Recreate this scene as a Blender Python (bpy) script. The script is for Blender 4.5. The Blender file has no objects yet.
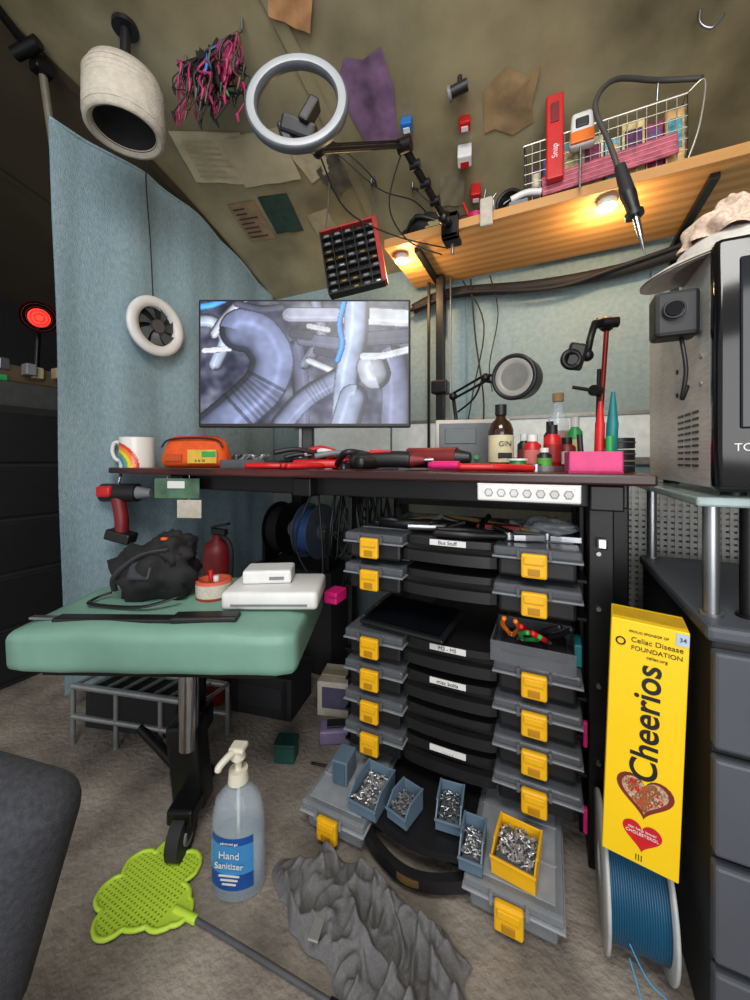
import bpy, bmesh, math, random
from mathutils import Vector, Matrix, Euler, noise
random.seed(7)
scene = bpy.context.scene
scene.view_settings.view_transform = 'Standard'

# ------------------------------------------------------------------ materials
def lin(c):
    out = []
    for v in c[:3]:
        v = v/255.0
        out.append(v/12.92 if v <= 0.04045 else ((v+0.055)/1.055)**2.4)
    return (out[0], out[1], out[2], 1.0)
MATS = {}
def mat(name, col, rough=0.5, metal=0.0, var=0.12, scale=30, bump=0.0, bscale=None, alpha=1.0,
        emis=0.0, trans=0.0, col2=None, detail=4, stretch=None, spec=0.5, wave=None, coat=0):
    if name in MATS: return MATS[name]
    m = bpy.data.materials.new(name); m.use_nodes = True
    nt = m.node_tree; N = nt.nodes; L = nt.links
    b = N['Principled BSDF']
    c = lin(col)
    tc = N.new('ShaderNodeTexCoord')
    mp = N.new('ShaderNodeMapping'); L.new(tc.outputs['Object'], mp.inputs['Vector'])
    if stretch: mp.inputs['Scale'].default_value = stretch
    if wave:
        tx = N.new('ShaderNodeTexWave'); tx.inputs['Scale'].default_value = scale
        tx.inputs['Distortion'].default_value = wave; tx.inputs['Detail'].default_value = 3
        tx.bands_direction = 'Y'
        tout = tx.outputs['Fac']
    else:
        tx = N.new('ShaderNodeTexNoise'); tx.inputs['Scale'].default_value = scale
        tx.inputs['Detail'].default_value = detail
        tout = tx.outputs['Fac']
    L.new(mp.outputs['Vector'], tx.inputs['Vector'])
    cr = N.new('ShaderNodeValToRGB')
    cr.color_ramp.elements[0].position = 0.3; cr.color_ramp.elements[1].position = 0.7
    if col2: c2 = lin(col2)
    else: c2 = tuple(min(1, v*(1-var*1.6)) for v in c[:3])+(1,)
    c1 = c if col2 else tuple(min(1, v*(1+var*0.6)) for v in c[:3])+(1,)
    cr.color_ramp.elements[0].color = c2; cr.color_ramp.elements[1].color = c1
    L.new(tout, cr.inputs['Fac'])
    L.new(cr.outputs['Color'], b.inputs['Base Color'])
    b.inputs['Roughness'].default_value = rough
    b.inputs['Metallic'].default_value = metal
    b.inputs['Specular IOR Level'].default_value = spec
    if coat: b.inputs['Coat Weight'].default_value = coat
    if alpha < 1: b.inputs['Alpha'].default_value = alpha
    if trans: b.inputs['Transmission Weight'].default_value = trans
    if emis:
        b.inputs['Emission Color'].default_value = c
        b.inputs['Emission Strength'].default_value = emis
    if bump:
        n2 = N.new('ShaderNodeTexNoise'); n2.inputs['Scale'].default_value = bscale or scale*4
        n2.inputs['Detail'].default_value = 5
        L.new(mp.outputs['Vector'], n2.inputs['Vector'])
        bp = N.new('ShaderNodeBump'); bp.inputs['Strength'].default_value = bump
        bp.inputs['Distance'].default_value = 0.01
        L.new(n2.outputs['Fac'], bp.inputs['Height']); L.new(bp.outputs['Normal'], b.inputs['Normal'])
    MATS[name] = m
    return m
def vcol_mat(name, emis=0.0, rough=0.5):
    if name in MATS: return MATS[name]
    m = bpy.data.materials.new(name); m.use_nodes = True
    nt = m.node_tree; b = nt.nodes['Principled BSDF']
    a = nt.nodes.new('ShaderNodeAttribute'); a.attribute_name = 'Col'
    if emis:
        b.inputs['Base Color'].default_value = (0.01, 0.01, 0.01, 1)
        nt.links.new(a.outputs['Color'], b.inputs['Emission Color'])
        b.inputs['Emission Strength'].default_value = emis
    else:
        nt.links.new(a.outputs['Color'], b.inputs['Base Color'])
    b.inputs['Roughness'].default_value = rough
    MATS[name] = m
    return m

BLACK = mat('black_plastic', (24, 24, 26), 0.45)
BLKMAT = mat('black_matte', (20, 20, 22), 0.8)
BLKMET = mat('black_metal', (18, 18, 20), 0.4, 0.3)
CHROME = mat('chrome', (200, 200, 205), 0.15, 1.0, 0.05)
STEEL = mat('steel', (165, 168, 172), 0.32, 0.9, 0.15, 12)
GREYPL = mat('grey_plastic', (120, 122, 126), 0.5)
WHITE = mat('white_plastic', (222, 222, 220), 0.4, var=0.04)
OFFW = mat('offwhite_fabric', (196, 188, 174), 0.9, var=0.1, scale=60, bump=0.3)
RED = mat('red_plastic', (200, 26, 30), 0.4)
PINK = mat('pink_plastic', (216, 30, 116), 0.4)
YEL = mat('yellow_plastic', (236, 178, 16), 0.4, var=0.06)
ORANGE = mat('orange_fabric', (226, 86, 20), 0.7, scale=40, bump=0.2)
TEAL = mat('teal_plastic', (20, 116, 118), 0.4)
BLUE = mat('blue_plastic', (30, 110, 190), 0.4)
GREEN = mat('green_plastic', (40, 160, 80), 0.4)
BINBLUE = mat('slate_blue_plastic', (94, 116, 134), 0.45, var=0.06)
CLEAR = mat('clear_grey_plastic', (150, 155, 160), 0.22, var=0.06, alpha=0.55)
SMOKE = mat('smoked_plastic', (104, 108, 114), 0.2, var=0.1, alpha=0.62)
CLEARB = mat('clear_bottle', (205, 222, 235), 0.06, var=0.02, alpha=0.30)
PAPER = mat('paper_beige', (170, 158, 126), 0.8, var=0.15, scale=15)
RUBBER = mat('rubber', (34, 34, 36), 0.7)
DR = mat('dark_red', (120, 24, 30), 0.5)

# ------------------------------------------------------------------ builder
def smooth_path(pts, n=6):
    P = [Vector(p) for p in pts]
    if len(P) < 3: return P
    out = []
    for i in range(len(P)-1):
        p0 = P[max(i-1, 0)]; p1 = P[i]; p2 = P[i+1]; p3 = P[min(i+2, len(P)-1)]
        for k in range(n):
            t = k/n
            out.append(0.5*((2*p1)+(p2-p0)*t+(2*p0-5*p1+4*p2-p3)*t*t+(3*p1-p0-3*p2+p3)*t**3))
    out.append(P[-1])
    return out
def zto(d):
    d = Vector(d).normalized()
    return d.to_track_quat('Z', 'Y').to_matrix().to_4x4()

class Bld:
    def __init__(s, name, loc=(0, 0, 0), rz=0.0, rot=None):
        s.name = name; s.V = []; s.F = []; s.MI = []; s.SM = []; s.C = []; s.mats = []
        s.loc = loc; s.rot = rot if rot else (0, 0, math.radians(rz))
    def mi(s, m):
        if m not in s.mats: s.mats.append(m)
        return s.mats.index(m)
    def add(s, V, F, m, smooth=False, M=None, C=None):
        o = len(s.V); k = s.mi(m)
        for i, v in enumerate(V):
            v = Vector(v)
            if M is not None: v = M @ v
            s.V.append(v); s.C.append(C[i] if C else (1, 1, 1, 1))
        for f in F:
            s.F.append([o+i for i in f]); s.MI.append(k); s.SM.append(smooth)
    def addbm(s, bm, m, smooth=False, M=None):
        bm.verts.index_update()
        s.add([v.co.copy() for v in bm.verts], [[v.index for v in f.verts] for f in bm.faces], m, smooth, M)
        bm.free()
    def box(s, c, size, m, bev=0.002, rot=(0, 0, 0), seg=2, taper=None, smooth=False):
        bm = bmesh.new(); bmesh.ops.create_cube(bm, size=1)
        for v in bm.verts:
            if taper and v.co.z > 0: v.co.x *= taper[0]; v.co.y *= taper[1]
            v.co = Vector((v.co.x*size[0], v.co.y*size[1], v.co.z*size[2]))
        bev = min(bev, min(size)*0.49)
        if bev > 0:
            bmesh.ops.bevel(bm, geom=bm.edges[:], offset=bev, segments=seg, affect='EDGES', profile=0.5)
        s.addbm(bm, m, smooth or (bev > 0.006), Matrix.Translation(c) @ Euler([math.radians(a) for a in rot]).to_matrix().to_4x4())
    def bx(s, x0, x1, y0, y1, z0, z1, m, bev=0.002, **k):
        s.box(((x0+x1)/2, (y0+y1)/2, (z0+z1)/2), (abs(x1-x0), abs(y1-y0), abs(z1-z0)), m, bev, **k)
    def cyl(s, p0, p1, r0, m, r1=None, seg=24, caps=True):
        p0 = Vector(p0); p1 = Vector(p1); r1 = r0 if r1 is None else r1
        M = Matrix.Translation(p0) @ zto(p1-p0); h = (p1-p0).length
        V = []; F = []
        for k, (r, z) in enumerate(((r0, 0), (r1, h))):
            for i in range(seg):
                a = 2*math.pi*i/seg; V.append((r*math.cos(a), r*math.sin(a), z))
        for i in range(seg): F.append((i, (i+1) % seg, seg+(i+1) % seg, seg+i))
        s.add(V, F, m, True, M)
        if caps:
            s.add(V[:seg], [list(range(seg))[::-1]], m, False, M)
            s.add(V[seg:], [list(range(seg))], m, False, M)
    def lathe(s, prof, m, M=None, seg=32, c=(0, 0, 0), sy=1.0):
        V = []; F = []; n = len(prof)
        for r, z in prof:
            for i in range(seg):
                a = 2*math.pi*i/seg; V.append((c[0]+r*math.cos(a), c[1]+r*math.sin(a)*sy, c[2]+z))
        for k in range(n-1):
            for i in range(seg):
                j = (i+1) % seg; F.append((k*seg+i, k*seg+j, (k+1)*seg+j, (k+1)*seg+i))
        s.add(V, F, m, True, M)
    def torus(s, c, R, r, axis, m, seg=36, ts=10, sz=1.0):
        M = Matrix.Translation(c) @ zto(axis)
        V = []; F = []
        for i in range(seg):
            a = 2*math.pi*i/seg
            for j in range(ts):
                b = 2*math.pi*j/ts; rr = R+r*math.cos(b)
                V.append((rr*math.cos(a), rr*math.sin(a), r*math.sin(b)*sz))
        for i in range(seg):
            for j in range(ts):
                F.append((i*ts+j, ((i+1) % seg)*ts+j, ((i+1) % seg)*ts+(j+1) % ts, i*ts+(j+1) % ts))
        s.add(V, F, m, True, M)
    def tube(s, pts, r, m, seg=8, n=6, r1=None, flat=1.0):
        P = smooth_path(pts, n); N = len(P)
        V = []; F = []
        t = (P[1]-P[0]).normalized()
        up = Vector((0, 0, 1)) if abs(t.z) < 0.9 else Vector((1, 0, 0))
        u = t.cross(up).normalized()
        for i in range(N):
            t = (P[min(i+1, N-1)]-P[max(i-1, 0)])
            t = t.normalized() if t.length > 1e-9 else Vector((0, 0, 1))
            u = (u-t*u.dot(t)); u = u.normalized() if u.length > 1e-6 else t.orthogonal().normalized()
            w = t.cross(u)
            rr = r if r1 is None else r+(r1-r)*i/(N-1)
            for j in range(seg):
                a = 2*math.pi*j/seg
                V.append(P[i]+u*math.cos(a)*rr+w*math.sin(a)*rr*flat)
        for i in range(N-1):
            for j in range(seg):
                F.append((i*seg+j, i*seg+(j+1) % seg, (i+1)*seg+(j+1) % seg, (i+1)*seg+j))
        F.append(list(range(seg))[::-1]); F.append([(N-1)*seg+j for j in range(seg)])
        s.add(V, F, m, True)
    def sph(s, c, r, m, seg=20, amp=0, nsc=8, seed=0):
        if not hasattr(r, '__len__'): r = (r, r, r)
        bm = bmesh.new(); bmesh.ops.create_uvsphere(bm, u_segments=seg*(2 if amp else 1), v_segments=seg if amp else seg//2+2, radius=1)
        for v in bm.verts:
            k = 1+(amp*noise.noise(v.co*nsc*0.25+Vector((seed, 0, 0)))+amp*0.5*noise.noise(v.co*nsc*0.6+Vector((seed, 5, 0))) if amp else 0)
            v.co = Vector((v.co.x*r[0]*k, v.co.y*r[1]*k, v.co.z*r[2]*k))
        s.addbm(bm, m, True, Matrix.Translation(c))
    def prism(s, poly, h, m, M=None, smooth=False):
        n = len(poly)
        V = [(p[0], p[1], 0) for p in poly]+[(p[0], p[1], h) for p in poly]
        F = [list(range(n))[::-1], list(range(n, 2*n))]+[(i, (i+1) % n, n+(i+1) % n, n+i) for i in range(n)]
        s.add(V, F, m, smooth, M)
    def band(s, outer, inner, z0, z1, m):
        n = len(outer); V = []
        for z in (z0, z1):
            V += [(p[0], p[1], z) for p in outer]; V += [(p[0], p[1], z) for p in inner]
        F = []
        for i in range(n-1):
            a, b_, c, d = i, i+1, n+i+1, n+i
            F += [(a, b_, c, d), (2*n+a, 2*n+d, 2*n+c, 2*n+b_), (a, 2*n+a, 2*n+b_, b_), (d, c, 2*n+c, 2*n+d)]
        F += [(0, n, 3*n, 2*n), (n-1, 3*n-1, 4*n-1, 2*n-1)]
        s.add(V, F, m, False)
    def grid(s, fn, nu, nv, m, smooth=True, col=None):
        V = []; C = []; F = []
        for j in range(nv+1):
            for i in range(nu+1):
                u = i/nu; v = j/nv
                V.append(fn(u, v)); C.append(col(u, v) if col else (1, 1, 1, 1))
        for j in range(nv):
            for i in range(nu):
                a = j*(nu+1)+i; F.append((a, a+1, a+nu+2, a+nu+1))
        s.add(V, F, m, smooth, None, C)
    def text(s, body, size, m, M, ext=0.0003, align='CENTER', bold=0.0):
        cu = bpy.data.curves.new('t', 'FONT'); cu.body = body; cu.size = size; cu.extrude = ext
        cu.align_x = align; cu.align_y = 'CENTER'; cu.offset = bold
        ob = bpy.data.objects.new('t', cu); scene.collection.objects.link(ob)
        dg = bpy.context.evaluated_depsgraph_get(); dg.update()
        me = ob.evaluated_get(dg).to_mesh()
        s.add([v.co.copy() for v in me.vertices], [list(p.vertices) for p in me.polygons], m, False, M)
        ob.evaluated_get(dg).to_mesh_clear()
        bpy.data.objects.remove(ob); bpy.data.curves.remove(cu)
    def done(s):
        me = bpy.data.meshes.new(s.name)
        me.from_pydata([tuple(v) for v in s.V], [], s.F); 
        for m in s.mats: me.materials.append(m)
        for i, p in enumerate(me.polygons):
            p.material_index = s.MI[i]; p.use_smooth = s.SM[i]
        ca = me.color_attributes.new('Col', 'FLOAT_COLOR', 'POINT')
        ca.data.foreach_set('color', [x for c in s.C for x in c])
        me.update()
        ob = bpy.data.objects.new(s.name, me); scene.collection.objects.link(ob)
        ob.location = s.loc; ob.rotation_euler = s.rot
        return ob
R90 = Matrix.Rotation(math.radians(90), 4, 'X')      # text facing -Y
def T(*a): return Matrix.Translation(a)
def RX(a): return Matrix.Rotation(math.radians(a), 4, 'X')
def RY(a): return Matrix.Rotation(math.radians(a), 4, 'Y')
def RZ(a): return Matrix.Rotation(math.radians(a), 4, 'Z')

# ------------------------------------------------------------------ camera
cam = bpy.data.cameras.new('camera'); co = bpy.data.objects.new('camera', cam)
scene.collection.objects.link(co); scene.camera = co
co.location = (0, 0, 0.75); co.rotation_euler = (math.radians(90), 0, math.radians(25))
cam.sensor_fit = 'VERTICAL'; cam.sensor_height = 36; cam.lens = 13.5; cam.shift_y = -0.04
cam.clip_start = 0.01

# ------------------------------------------------------------------ room shell
def ceil_z(y): return 1.92-0.162*y*y
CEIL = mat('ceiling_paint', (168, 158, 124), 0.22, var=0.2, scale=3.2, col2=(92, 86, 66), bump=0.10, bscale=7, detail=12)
CEILD = mat('ceiling_painted_shade', (74, 68, 54), 0.5, scale=3)  # shade beyond the partition put into this darker ceiling colour
FLOOR = mat('floor_worn_concrete', (164, 154, 142), 0.85, scale=9, col2=(106, 98, 90), bump=0.5, bscale=80, detail=14)
WALLB = mat('wall_window_blind', (156, 178, 182), 0.85, scale=60, col2=(138, 162, 166), bump=0.35, bscale=240, detail=8)
b = Bld('ceiling')
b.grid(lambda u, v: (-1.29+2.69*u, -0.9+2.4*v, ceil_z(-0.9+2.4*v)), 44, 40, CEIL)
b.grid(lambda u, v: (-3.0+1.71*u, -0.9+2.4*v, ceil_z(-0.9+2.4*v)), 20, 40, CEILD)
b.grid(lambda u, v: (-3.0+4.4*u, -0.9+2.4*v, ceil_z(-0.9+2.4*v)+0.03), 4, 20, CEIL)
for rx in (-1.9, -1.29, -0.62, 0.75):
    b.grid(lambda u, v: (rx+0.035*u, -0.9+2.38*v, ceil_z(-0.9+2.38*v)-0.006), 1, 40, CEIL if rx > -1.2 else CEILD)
b.done()
b = Bld('floor'); b.bx(-3.0, 1.4, -0.9, 1.56, -0.04, 0, FLOOR, 0); b.done()
DARKW = mat('wall_painted_shade', (30, 30, 34), 0.8)  # gloom past the curtain is painted into this wall colour
b = Bld('wall_back'); b.bx(-1.3, 1.4, 1.5, 1.54, 0, 1.58, WALLB, 0); b.done()
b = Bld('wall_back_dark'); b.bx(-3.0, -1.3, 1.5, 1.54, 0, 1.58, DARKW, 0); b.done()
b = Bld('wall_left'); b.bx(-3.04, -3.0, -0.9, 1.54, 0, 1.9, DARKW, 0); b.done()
b = Bld('wall_right'); b.bx(1.4, 1.44, -0.9, 1.54, 0, 1.9, mat('wall_grey', (110, 106, 98), 0.8), 0); b.done()
TRIMM = mat('window_trim_aluminium', (150, 152, 150), 0.4, 0.6)
b = Bld('window_1')
GL = mat('frosted_window', (205, 214, 214), 0.5, emis=0.25)
b.bx(-1.1, 0.55, 1.488, 1.499, 0.76, 0.9, GL, 0.001)
b.bx(-1.12, 0.57, 1.484, 1.499, 0.735, 0.76, TRIMM, 0.002)
b.bx(-1.12, 0.57, 1.484, 1.499, 0.9, 0.915, TRIMM, 0.002)
for x in (-0.62, -0.30, 0.30): b.bx(x, x+0.008, 1.484, 1.488, 0.76, 1.42, mat('blind_seam', (130, 156, 160), 0.8), 0.001)
b.done()

# ------------------------------------------------------------------ partition curtain
CURT = mat('curtain_blue_linen', (146, 170, 180), 0.92, scale=90, col2=(128, 153, 164), bump=0.35, bscale=260, detail=10, stretch=(1, 1, 0.7))
ctop = [(0.50, 1.70), (0.6, 1.705), (0.843, 1.733), (1.046, 1.716), (1.319, 1.625), (1.49, 1.56)]
def ctz(y):
    for i in range(len(ctop)-1):
        if y <= ctop[i+1][0]:
            t = (y-ctop[i][0])/(ctop[i+1][0]-ctop[i][0]); t = max(0, t)
            return ctop[i][1]+t*(ctop[i+1][1]-ctop[i][1])
    return ctop[-1][1]
b = Bld('partition_curtain')
def cf(u, v):
    ye = 0.562+0.04*(1-v); y = ye+(1.485-ye)*u; zt = ctz(y); z = 0.07+(zt-0.07)*v
    x = -1.262+0.006*math.sin(y*26)+0.010*noise.noise(Vector((y*3, z*2, 0)))+0.004*math.sin(z*9+y*30)*(1-v)
    x += 0.006*noise.noise(Vector((y*14, z*1.2, 4)))
    return (x, y, z)
b.grid(cf, 110, 60, CURT)
b.grid(lambda u, v: (cf(u, v)[0]-0.004,)+cf(u, v)[1:], 110, 60, CURT)
b.tube([(cf(u/20, 1)[0], cf(u/20, 1)[1], cf(u/20, 1)[2]) for u in range(21)], 0.005, CURT, n=2)
b.done()
b = Bld('curtain_bracket')
b.cyl((-1.283, 0.60, 1.50), (-1.275, 0.548, 1.866), 0.010, mat('pole_grey', (120, 116, 100), 0.5, 0.3))
b.box((-1.272, 0.55, 1.835), (0.04, 0.045, 0.04), BLKMET, 0.006)
b.tube([(-1.272, 0.55, 1.84), (-1.23, 0.45, 1.855), (-1.15, 0.28, 1.87)], 0.011, BLKMET)
b.cyl((-1.29, 0.50, 1.83), (-1.22, 0.52, 1.85), 0.016, BLKMET)
b.done()

# ------------------------------------------------------------------ desk
DTOP = mat('desk_top_dark_red_wood', (78, 36, 32), 0.35, scale=3, wave=4, col2=(50, 22, 20), stretch=(1, 6, 6))
b = Bld('desk')
b.bx(-1.235, 0.15, 0.70, 1.42, 0.709, 0.727, DTOP, 0.004)
b.bx(-1.0, 0.12, 0.75, 0.79, 0.667, 0.709, BLKMET, 0.003)
b.bx(-1.0, 0.12, 1.32, 1.36, 0.667, 0.709, BLKMET, 0.003)
for x in (-0.98, -0.55, 0.06):
    b.bx(x, x+0.05, 0.72, 1.38, 0.665, 0.708, BLKMET, 0.003)
b.bx(0.064, 0.105, 0.79, 0.85, 0.0, 0.70, BLKMET, 0.003)
b.bx(0.064, 0.105, 1.30, 1.36, 0.0, 0.70, BLKMET, 0.003)
b.bx(0.064, 0.105, 0.85, 1.30, 0.05, 0.09, BLKMET, 0.003)
b.bx(0.064, 0.14, 0.87, 1.30, 0.40, 0.70, BLKMET, 0.003)
for z in (0.2, 0.34, 0.48, 0.58):
    b.cyl((0.08, 0.79, z), (0.08, 0.784, z), 0.004, STEEL, seg=10)
b.box((0.085, 0.782, 0.60), (0.016, 0.016, 0.02), CHROME, 0.003)
b.bx(-1.0, -0.95, 1.30, 1.36, 0, 0.70, BLKMET, 0.003)
b.bx(-0.53, -0.49, 1.30, 1.36, 0, 0.70, BLKMET, 0.003)
b.done()

b = Bld('wall_holder_strip')
b.bx(-0.118, 0.046, 0.686, 0.698, 0.678, 0.708, WHITE, 0.003)
for i in range(7):
    x = -0.098+0.021*i
    b.torus((x, 0.6855, 0.693), 0.007, 0.0009, (0, 1, 0), mat('grey_mid', (160, 160, 162), 0.5), seg=6, ts=6)
    b.cyl((x, 0.6862, 0.693), (x, 0.6852, 0.693), 0.0055, mat('grey_light', (206, 206, 208), 0.5), seg=6)
b.bx(-0.118, 0.046, 0.686, 0.70, 0.706, 0.7085, WHITE, 0.0005)
b.done()

# ------------------------------------------------------------------ monitor
def seg_d(px, py, a, c):
    ax, ay = a[0], a[1]; bx_, by_ = c[0], c[1]
    dx, dy = bx_-ax, by_-ay; l2 = dx*dx+dy*dy
    t = max(0, min(1, ((px-ax)*dx+(py-ay)*dy)/l2)) if l2 else 0
    return math.hypot(px-ax-dx*t, py-ay-dy*t), t*math.sqrt(l2), ((px-ax)*-dy+(py-ay)*dx)
PIPES0 = [
    ([(104, 129), (104, 90), (98, 50)], 9, (92, 94, 120), 0),
    ([(120, 0), (126, 36), (108, 66)], 6, (120, 126, 150), 0),
    ([(150, 14), (218, 18)], 10, (196, 202, 212), 3),
    ([(166, 40), (218, 36)], 8, (78, 82, 100), 3),
    ([(92, 14), (140, 14)], 8, (158, 160, 182), 3),
    ([(106, 40), (140, 44)], 7, (96, 100, 128), 3),
    ([(112, 62), (135, 72)], 4, (190, 195, 205), 0),
    ([(112, 26), (132, 30)], 3, (200, 200, 208), 3),
    ([(96, 34), (112, 36)], 5, (60, 62, 84), 3),
    ([(120, 52), (136, 56)], 4, (60, 62, 84), 3),
    ([(199, 62), (203, 90), (202, 131)], 16, (122, 128, 158), 0),
    ([(84, 129), (106, 104), (130, 88), (160, 72)], 11, (138, 148, 182), 2),
    ([(162, 0), (160, 40), (152, 80), (148, 129)], 13, (160, 174, 204), 0),
    ([(158, 102), (150, 129)], 15, (150, 162, 190), 0),
    ([(178, 70), (180, 76)], 17, (176, 182, 196), 0),
    ([(149, 0), (144, 24), (147, 44), (142, 62)], 3, (50, 140, 235), 0),
    ([(168, 58), (190, 57), (218, 50)], 4, (205, 210, 218), 3),
    ([(0, 20), (14, 22), (26, 40), (16, 66)], 7, (170, 182, 206), 0),
    ([(14, 34), (26, 16), (44, -2)], 5, (205, 210, 225), 0),
    ([(4, 52), (30, 50)], 3, (214, 218, 228), 3),
    ([(12, 138), (40, 114), (66, 88), (74, 60), (60, 36), (42, 30)], 23, (128, 138, 176), 1),
    ([(38, 2), (62, 8), (84, 6)], 4, (80, 84, 104), 0),
    ([(0, 5), (12, 3), (24, -2)], 4, (80, 160, 235), 0),
]
PIPES = []
for p, r, c, k in PIPES0:
    q = smooth_path([(x, y, 0) for x, y in p], 4) if len(p) > 2 else [Vector((x, y, 0)) for x, y in p]
    PIPES.append((q, r, c, k, min(v.x for v in q)-r, max(v.x for v in q)+r))
def screen_col(u, v):
    X = u*215; Y = (1-v)*129
    n = noise.noise(Vector((X*0.05, Y*0.05, 0)))+0.5*noise.noise(Vector((X*0.14, Y*0.14, 3)))
    c = [max(0.05, 0.24+0.26*n), max(0.05, 0.25+0.26*n), 0.33+0.24*n]
    for path, r, col, corr, xa, xb in PIPES:
        if X < xa or X > xb: continue
        best = 1e9; bs = 0; L = 0; sgn = 0
        for i in range(len(path)-1):
            d, t, s_ = seg_d(X, Y, path[i], path[i+1])
            if d < best: best = d; bs = L+t; sgn = 1 if s_ > 0 else -1
            L += (path[i+1]-path[i]).length
        if best < r:
            q = best/r*sgn
            if corr == 3:
                sh = 0.9 if abs(q) < 0.86 else 0.5
            else:
                sh = 0.32+0.66*math.sqrt(max(0, 1-(q-0.25)**2)) if abs(q-0.25) < 1 else 0.32
            if corr == 1 and (40 < bs < 76): sh *= 0.84+0.16*math.sin(bs*1.1)
            if corr == 1 and (76 < bs < 80 or 34 < bs < 38): sh *= 0.6
            if corr == 2 and 40 < bs < 64: sh *= 0.88+0.12*math.sin(bs*1.6)
            if best > r*0.92: sh *= 0.6
            sh += 0.16*max(0, 1-abs(q-0.35)*5)
            c = [min(1, k/255*sh*(1+0.2*n)) for k in col]
    return (c[0]**2.2, c[1]**2.2, c[2]**2.2, 1)
SCR = vcol_mat('screen_picture', emis=1.35, rough=0.3)
b = Bld('monitor', (-0.641, 0.893, 1.029), 25)
W, H = 0.613, 0.37
b.box((0, 0.012, 0), (W, 0.02, H), BLACK, 0.004)
b.box((0, 0.035, -0.02), (W*0.7, 0.035, H*0.6), BLACK, 0.012)
b.grid(lambda u, v: (-W/2+0.007+(W-0.014)*u, 0.0012, -H/2+0.011+(H-0.018)*v), 260, 156, SCR, col=screen_col)
b.box((0, 0.06, -0.14), (0.035, 0.03, 0.29), BLACK, 0.004)
b.box((0, 0.055, -0.296), (0.22, 0.15, 0.012), BLACK, 0.005)
b.done()

# ------------------------------------------------------------------ mug
b = Bld('coffee_mug', (-1.180, 0.755, 0.727), 25)
MUGW = vcol_mat('mug_glaze', rough=0.2)
def mugcol(u, v):
    a = u*2*math.pi
    x = (a-4.5)*0.048; z = v*0.092
    d = math.hypot(x+0.035, z-0.0)
    bands = [(0.078, (215, 60, 50)), (0.068, (240, 140, 40)), (0.058, (240, 205, 60)), (0.048, (90, 170, 90)), (0.038, (70, 120, 190)), (0.028, (232, 230, 225))]
    c = (232, 230, 224)
    for r, cc in bands:
        if d < r: c = cc
    return lin(c)
b.grid(lambda u, v: (0.048*math.cos(u*2*math.pi), 0.048*math.sin(u*2*math.pi), 0.092*v), 96, 40, MUGW, col=mugcol)
b.lathe([(0.048, 0.092), (0.047, 0.094), (0.044, 0.092), (0.043, 0.006), (0.0, 0.006)], WHITE)
b.lathe([(0.0, 0.0005), (0.046, 0.0005), (0.048, 0.003)], WHITE)
b.tube([(-0.046, 0, 0.075), (-0.07, 0, 0.078), (-0.078, 0, 0.05), (-0.066, 0, 0.025), (-0.046, 0, 0.02)], 0.006, WHITE)
b.done()

b = Bld('zip_pouch', (-0.965, 0.80, 0.727), 25)
b.box((0, 0, 0.048), (0.21, 0.09, 0.094), ORANGE, 0.03, seg=5, taper=(0.8, 0.55))
b.tube([(-0.09, -0.032, 0.06), (-0.07, -0.03, 0.082), (0, -0.03, 0.088), (0.07, -0.03, 0.082), (0.09, -0.032, 0.06)], 0.003, BLACK)
b.box((0.035, -0.046, 0.033), (0.085, 0.003, 0.04), mat('pouch_label', (215, 175, 60), 0.6), 0.001)
b.box((0.055, -0.048, 0.04), (0.04, 0.003, 0.016), GREEN, 0.001)
b.text('a e ix', 0.014, BLACK, T(0.03, -0.0485, 0.022) @ R90)
b.box((-0.05, -0.044, 0.03), (0.05, 0.003, 0.02), mat('orange_dark', (190, 70, 15), 0.7), 0.001)
b.done()

def open_box(b, c, w, d, h, m, t=0.003, front=1.0):
    x, y, z = c
    b.bx(x-w/2, x+w/2, y-d/2, y+d/2, z, z+t, m, 0.0005)
    b.bx(x-w/2, x-w/2+t, y-d/2, y+d/2, z, z+h, m, 0.001)
    b.bx(x+w/2-t, x+w/2, y-d/2, y+d/2, z, z+h, m, 0.001)
    b.bx(x-w/2, x+w/2, y+d/2-t, y+d/2, z, z+h, m, 0.001)
    b.bx(x-w/2, x+w/2, y-d/2, y-d/2+t, z, z+h*front, m, 0.001)
b = Bld('parts_tray', (-0.76, 0.80, 0.727), 15)
open_box(b, (0, 0, 0), 0.13, 0.08, 0.024, mat('tray_grey', (80, 82, 86), 0.5))
for i in range(24):
    b.cyl((random.uniform(-.05, .05), random.uniform(-.03, .03), 0.008), (random.uniform(-.06, .06), random.uniform(-.03, .03), 0.036), 0.004, random.choice([STEEL, BLACK, WHITE, GREYPL]), seg=8)
b.done()

def pliers(name, loc, rz, m, s=1.0, rot=None):
    b = Bld(name, loc, rz, rot)
    for sg in (-1, 1):
        b.prism([(0, 0), (0.012*s, sg*0.011*s), (0.03*s, sg*0.009*s), (0.06*s, sg*0.001*s), (0.06*s, 0)][::sg], 0.009*s, STEEL)
        b.tube([(0.0, sg*0.004*s, 0.005*s), (-0.03*s, -sg*0.012*s+sg*0.024*s, 0.006*s), (-0.07*s, sg*0.022*s, 0.007*s), (-0.12*s, sg*0.014*s, 0.007*s)], 0.006*s, m)
    b.cyl((0.004*s, 0, 0), (0.004*s, 0, 0.012*s), 0.009*s, STEEL, seg=16)
    return b.done()
for i, (x, y, r, m_) in enumerate([(-0.56, 0.78, 20, RED), (-0.62, 0.80, -30, RED), (-0.50, 0.84, 60, RED), (-0.40, 0.87, -20, BLACK), (-0.03, 0.80, 15, RED)]):
    pliers('pliers', (x, y, 0.7275), r, m_, 1.2)
b = Bld('tool_pile', (-0.53, 0.79, 0.728), 20)
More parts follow.
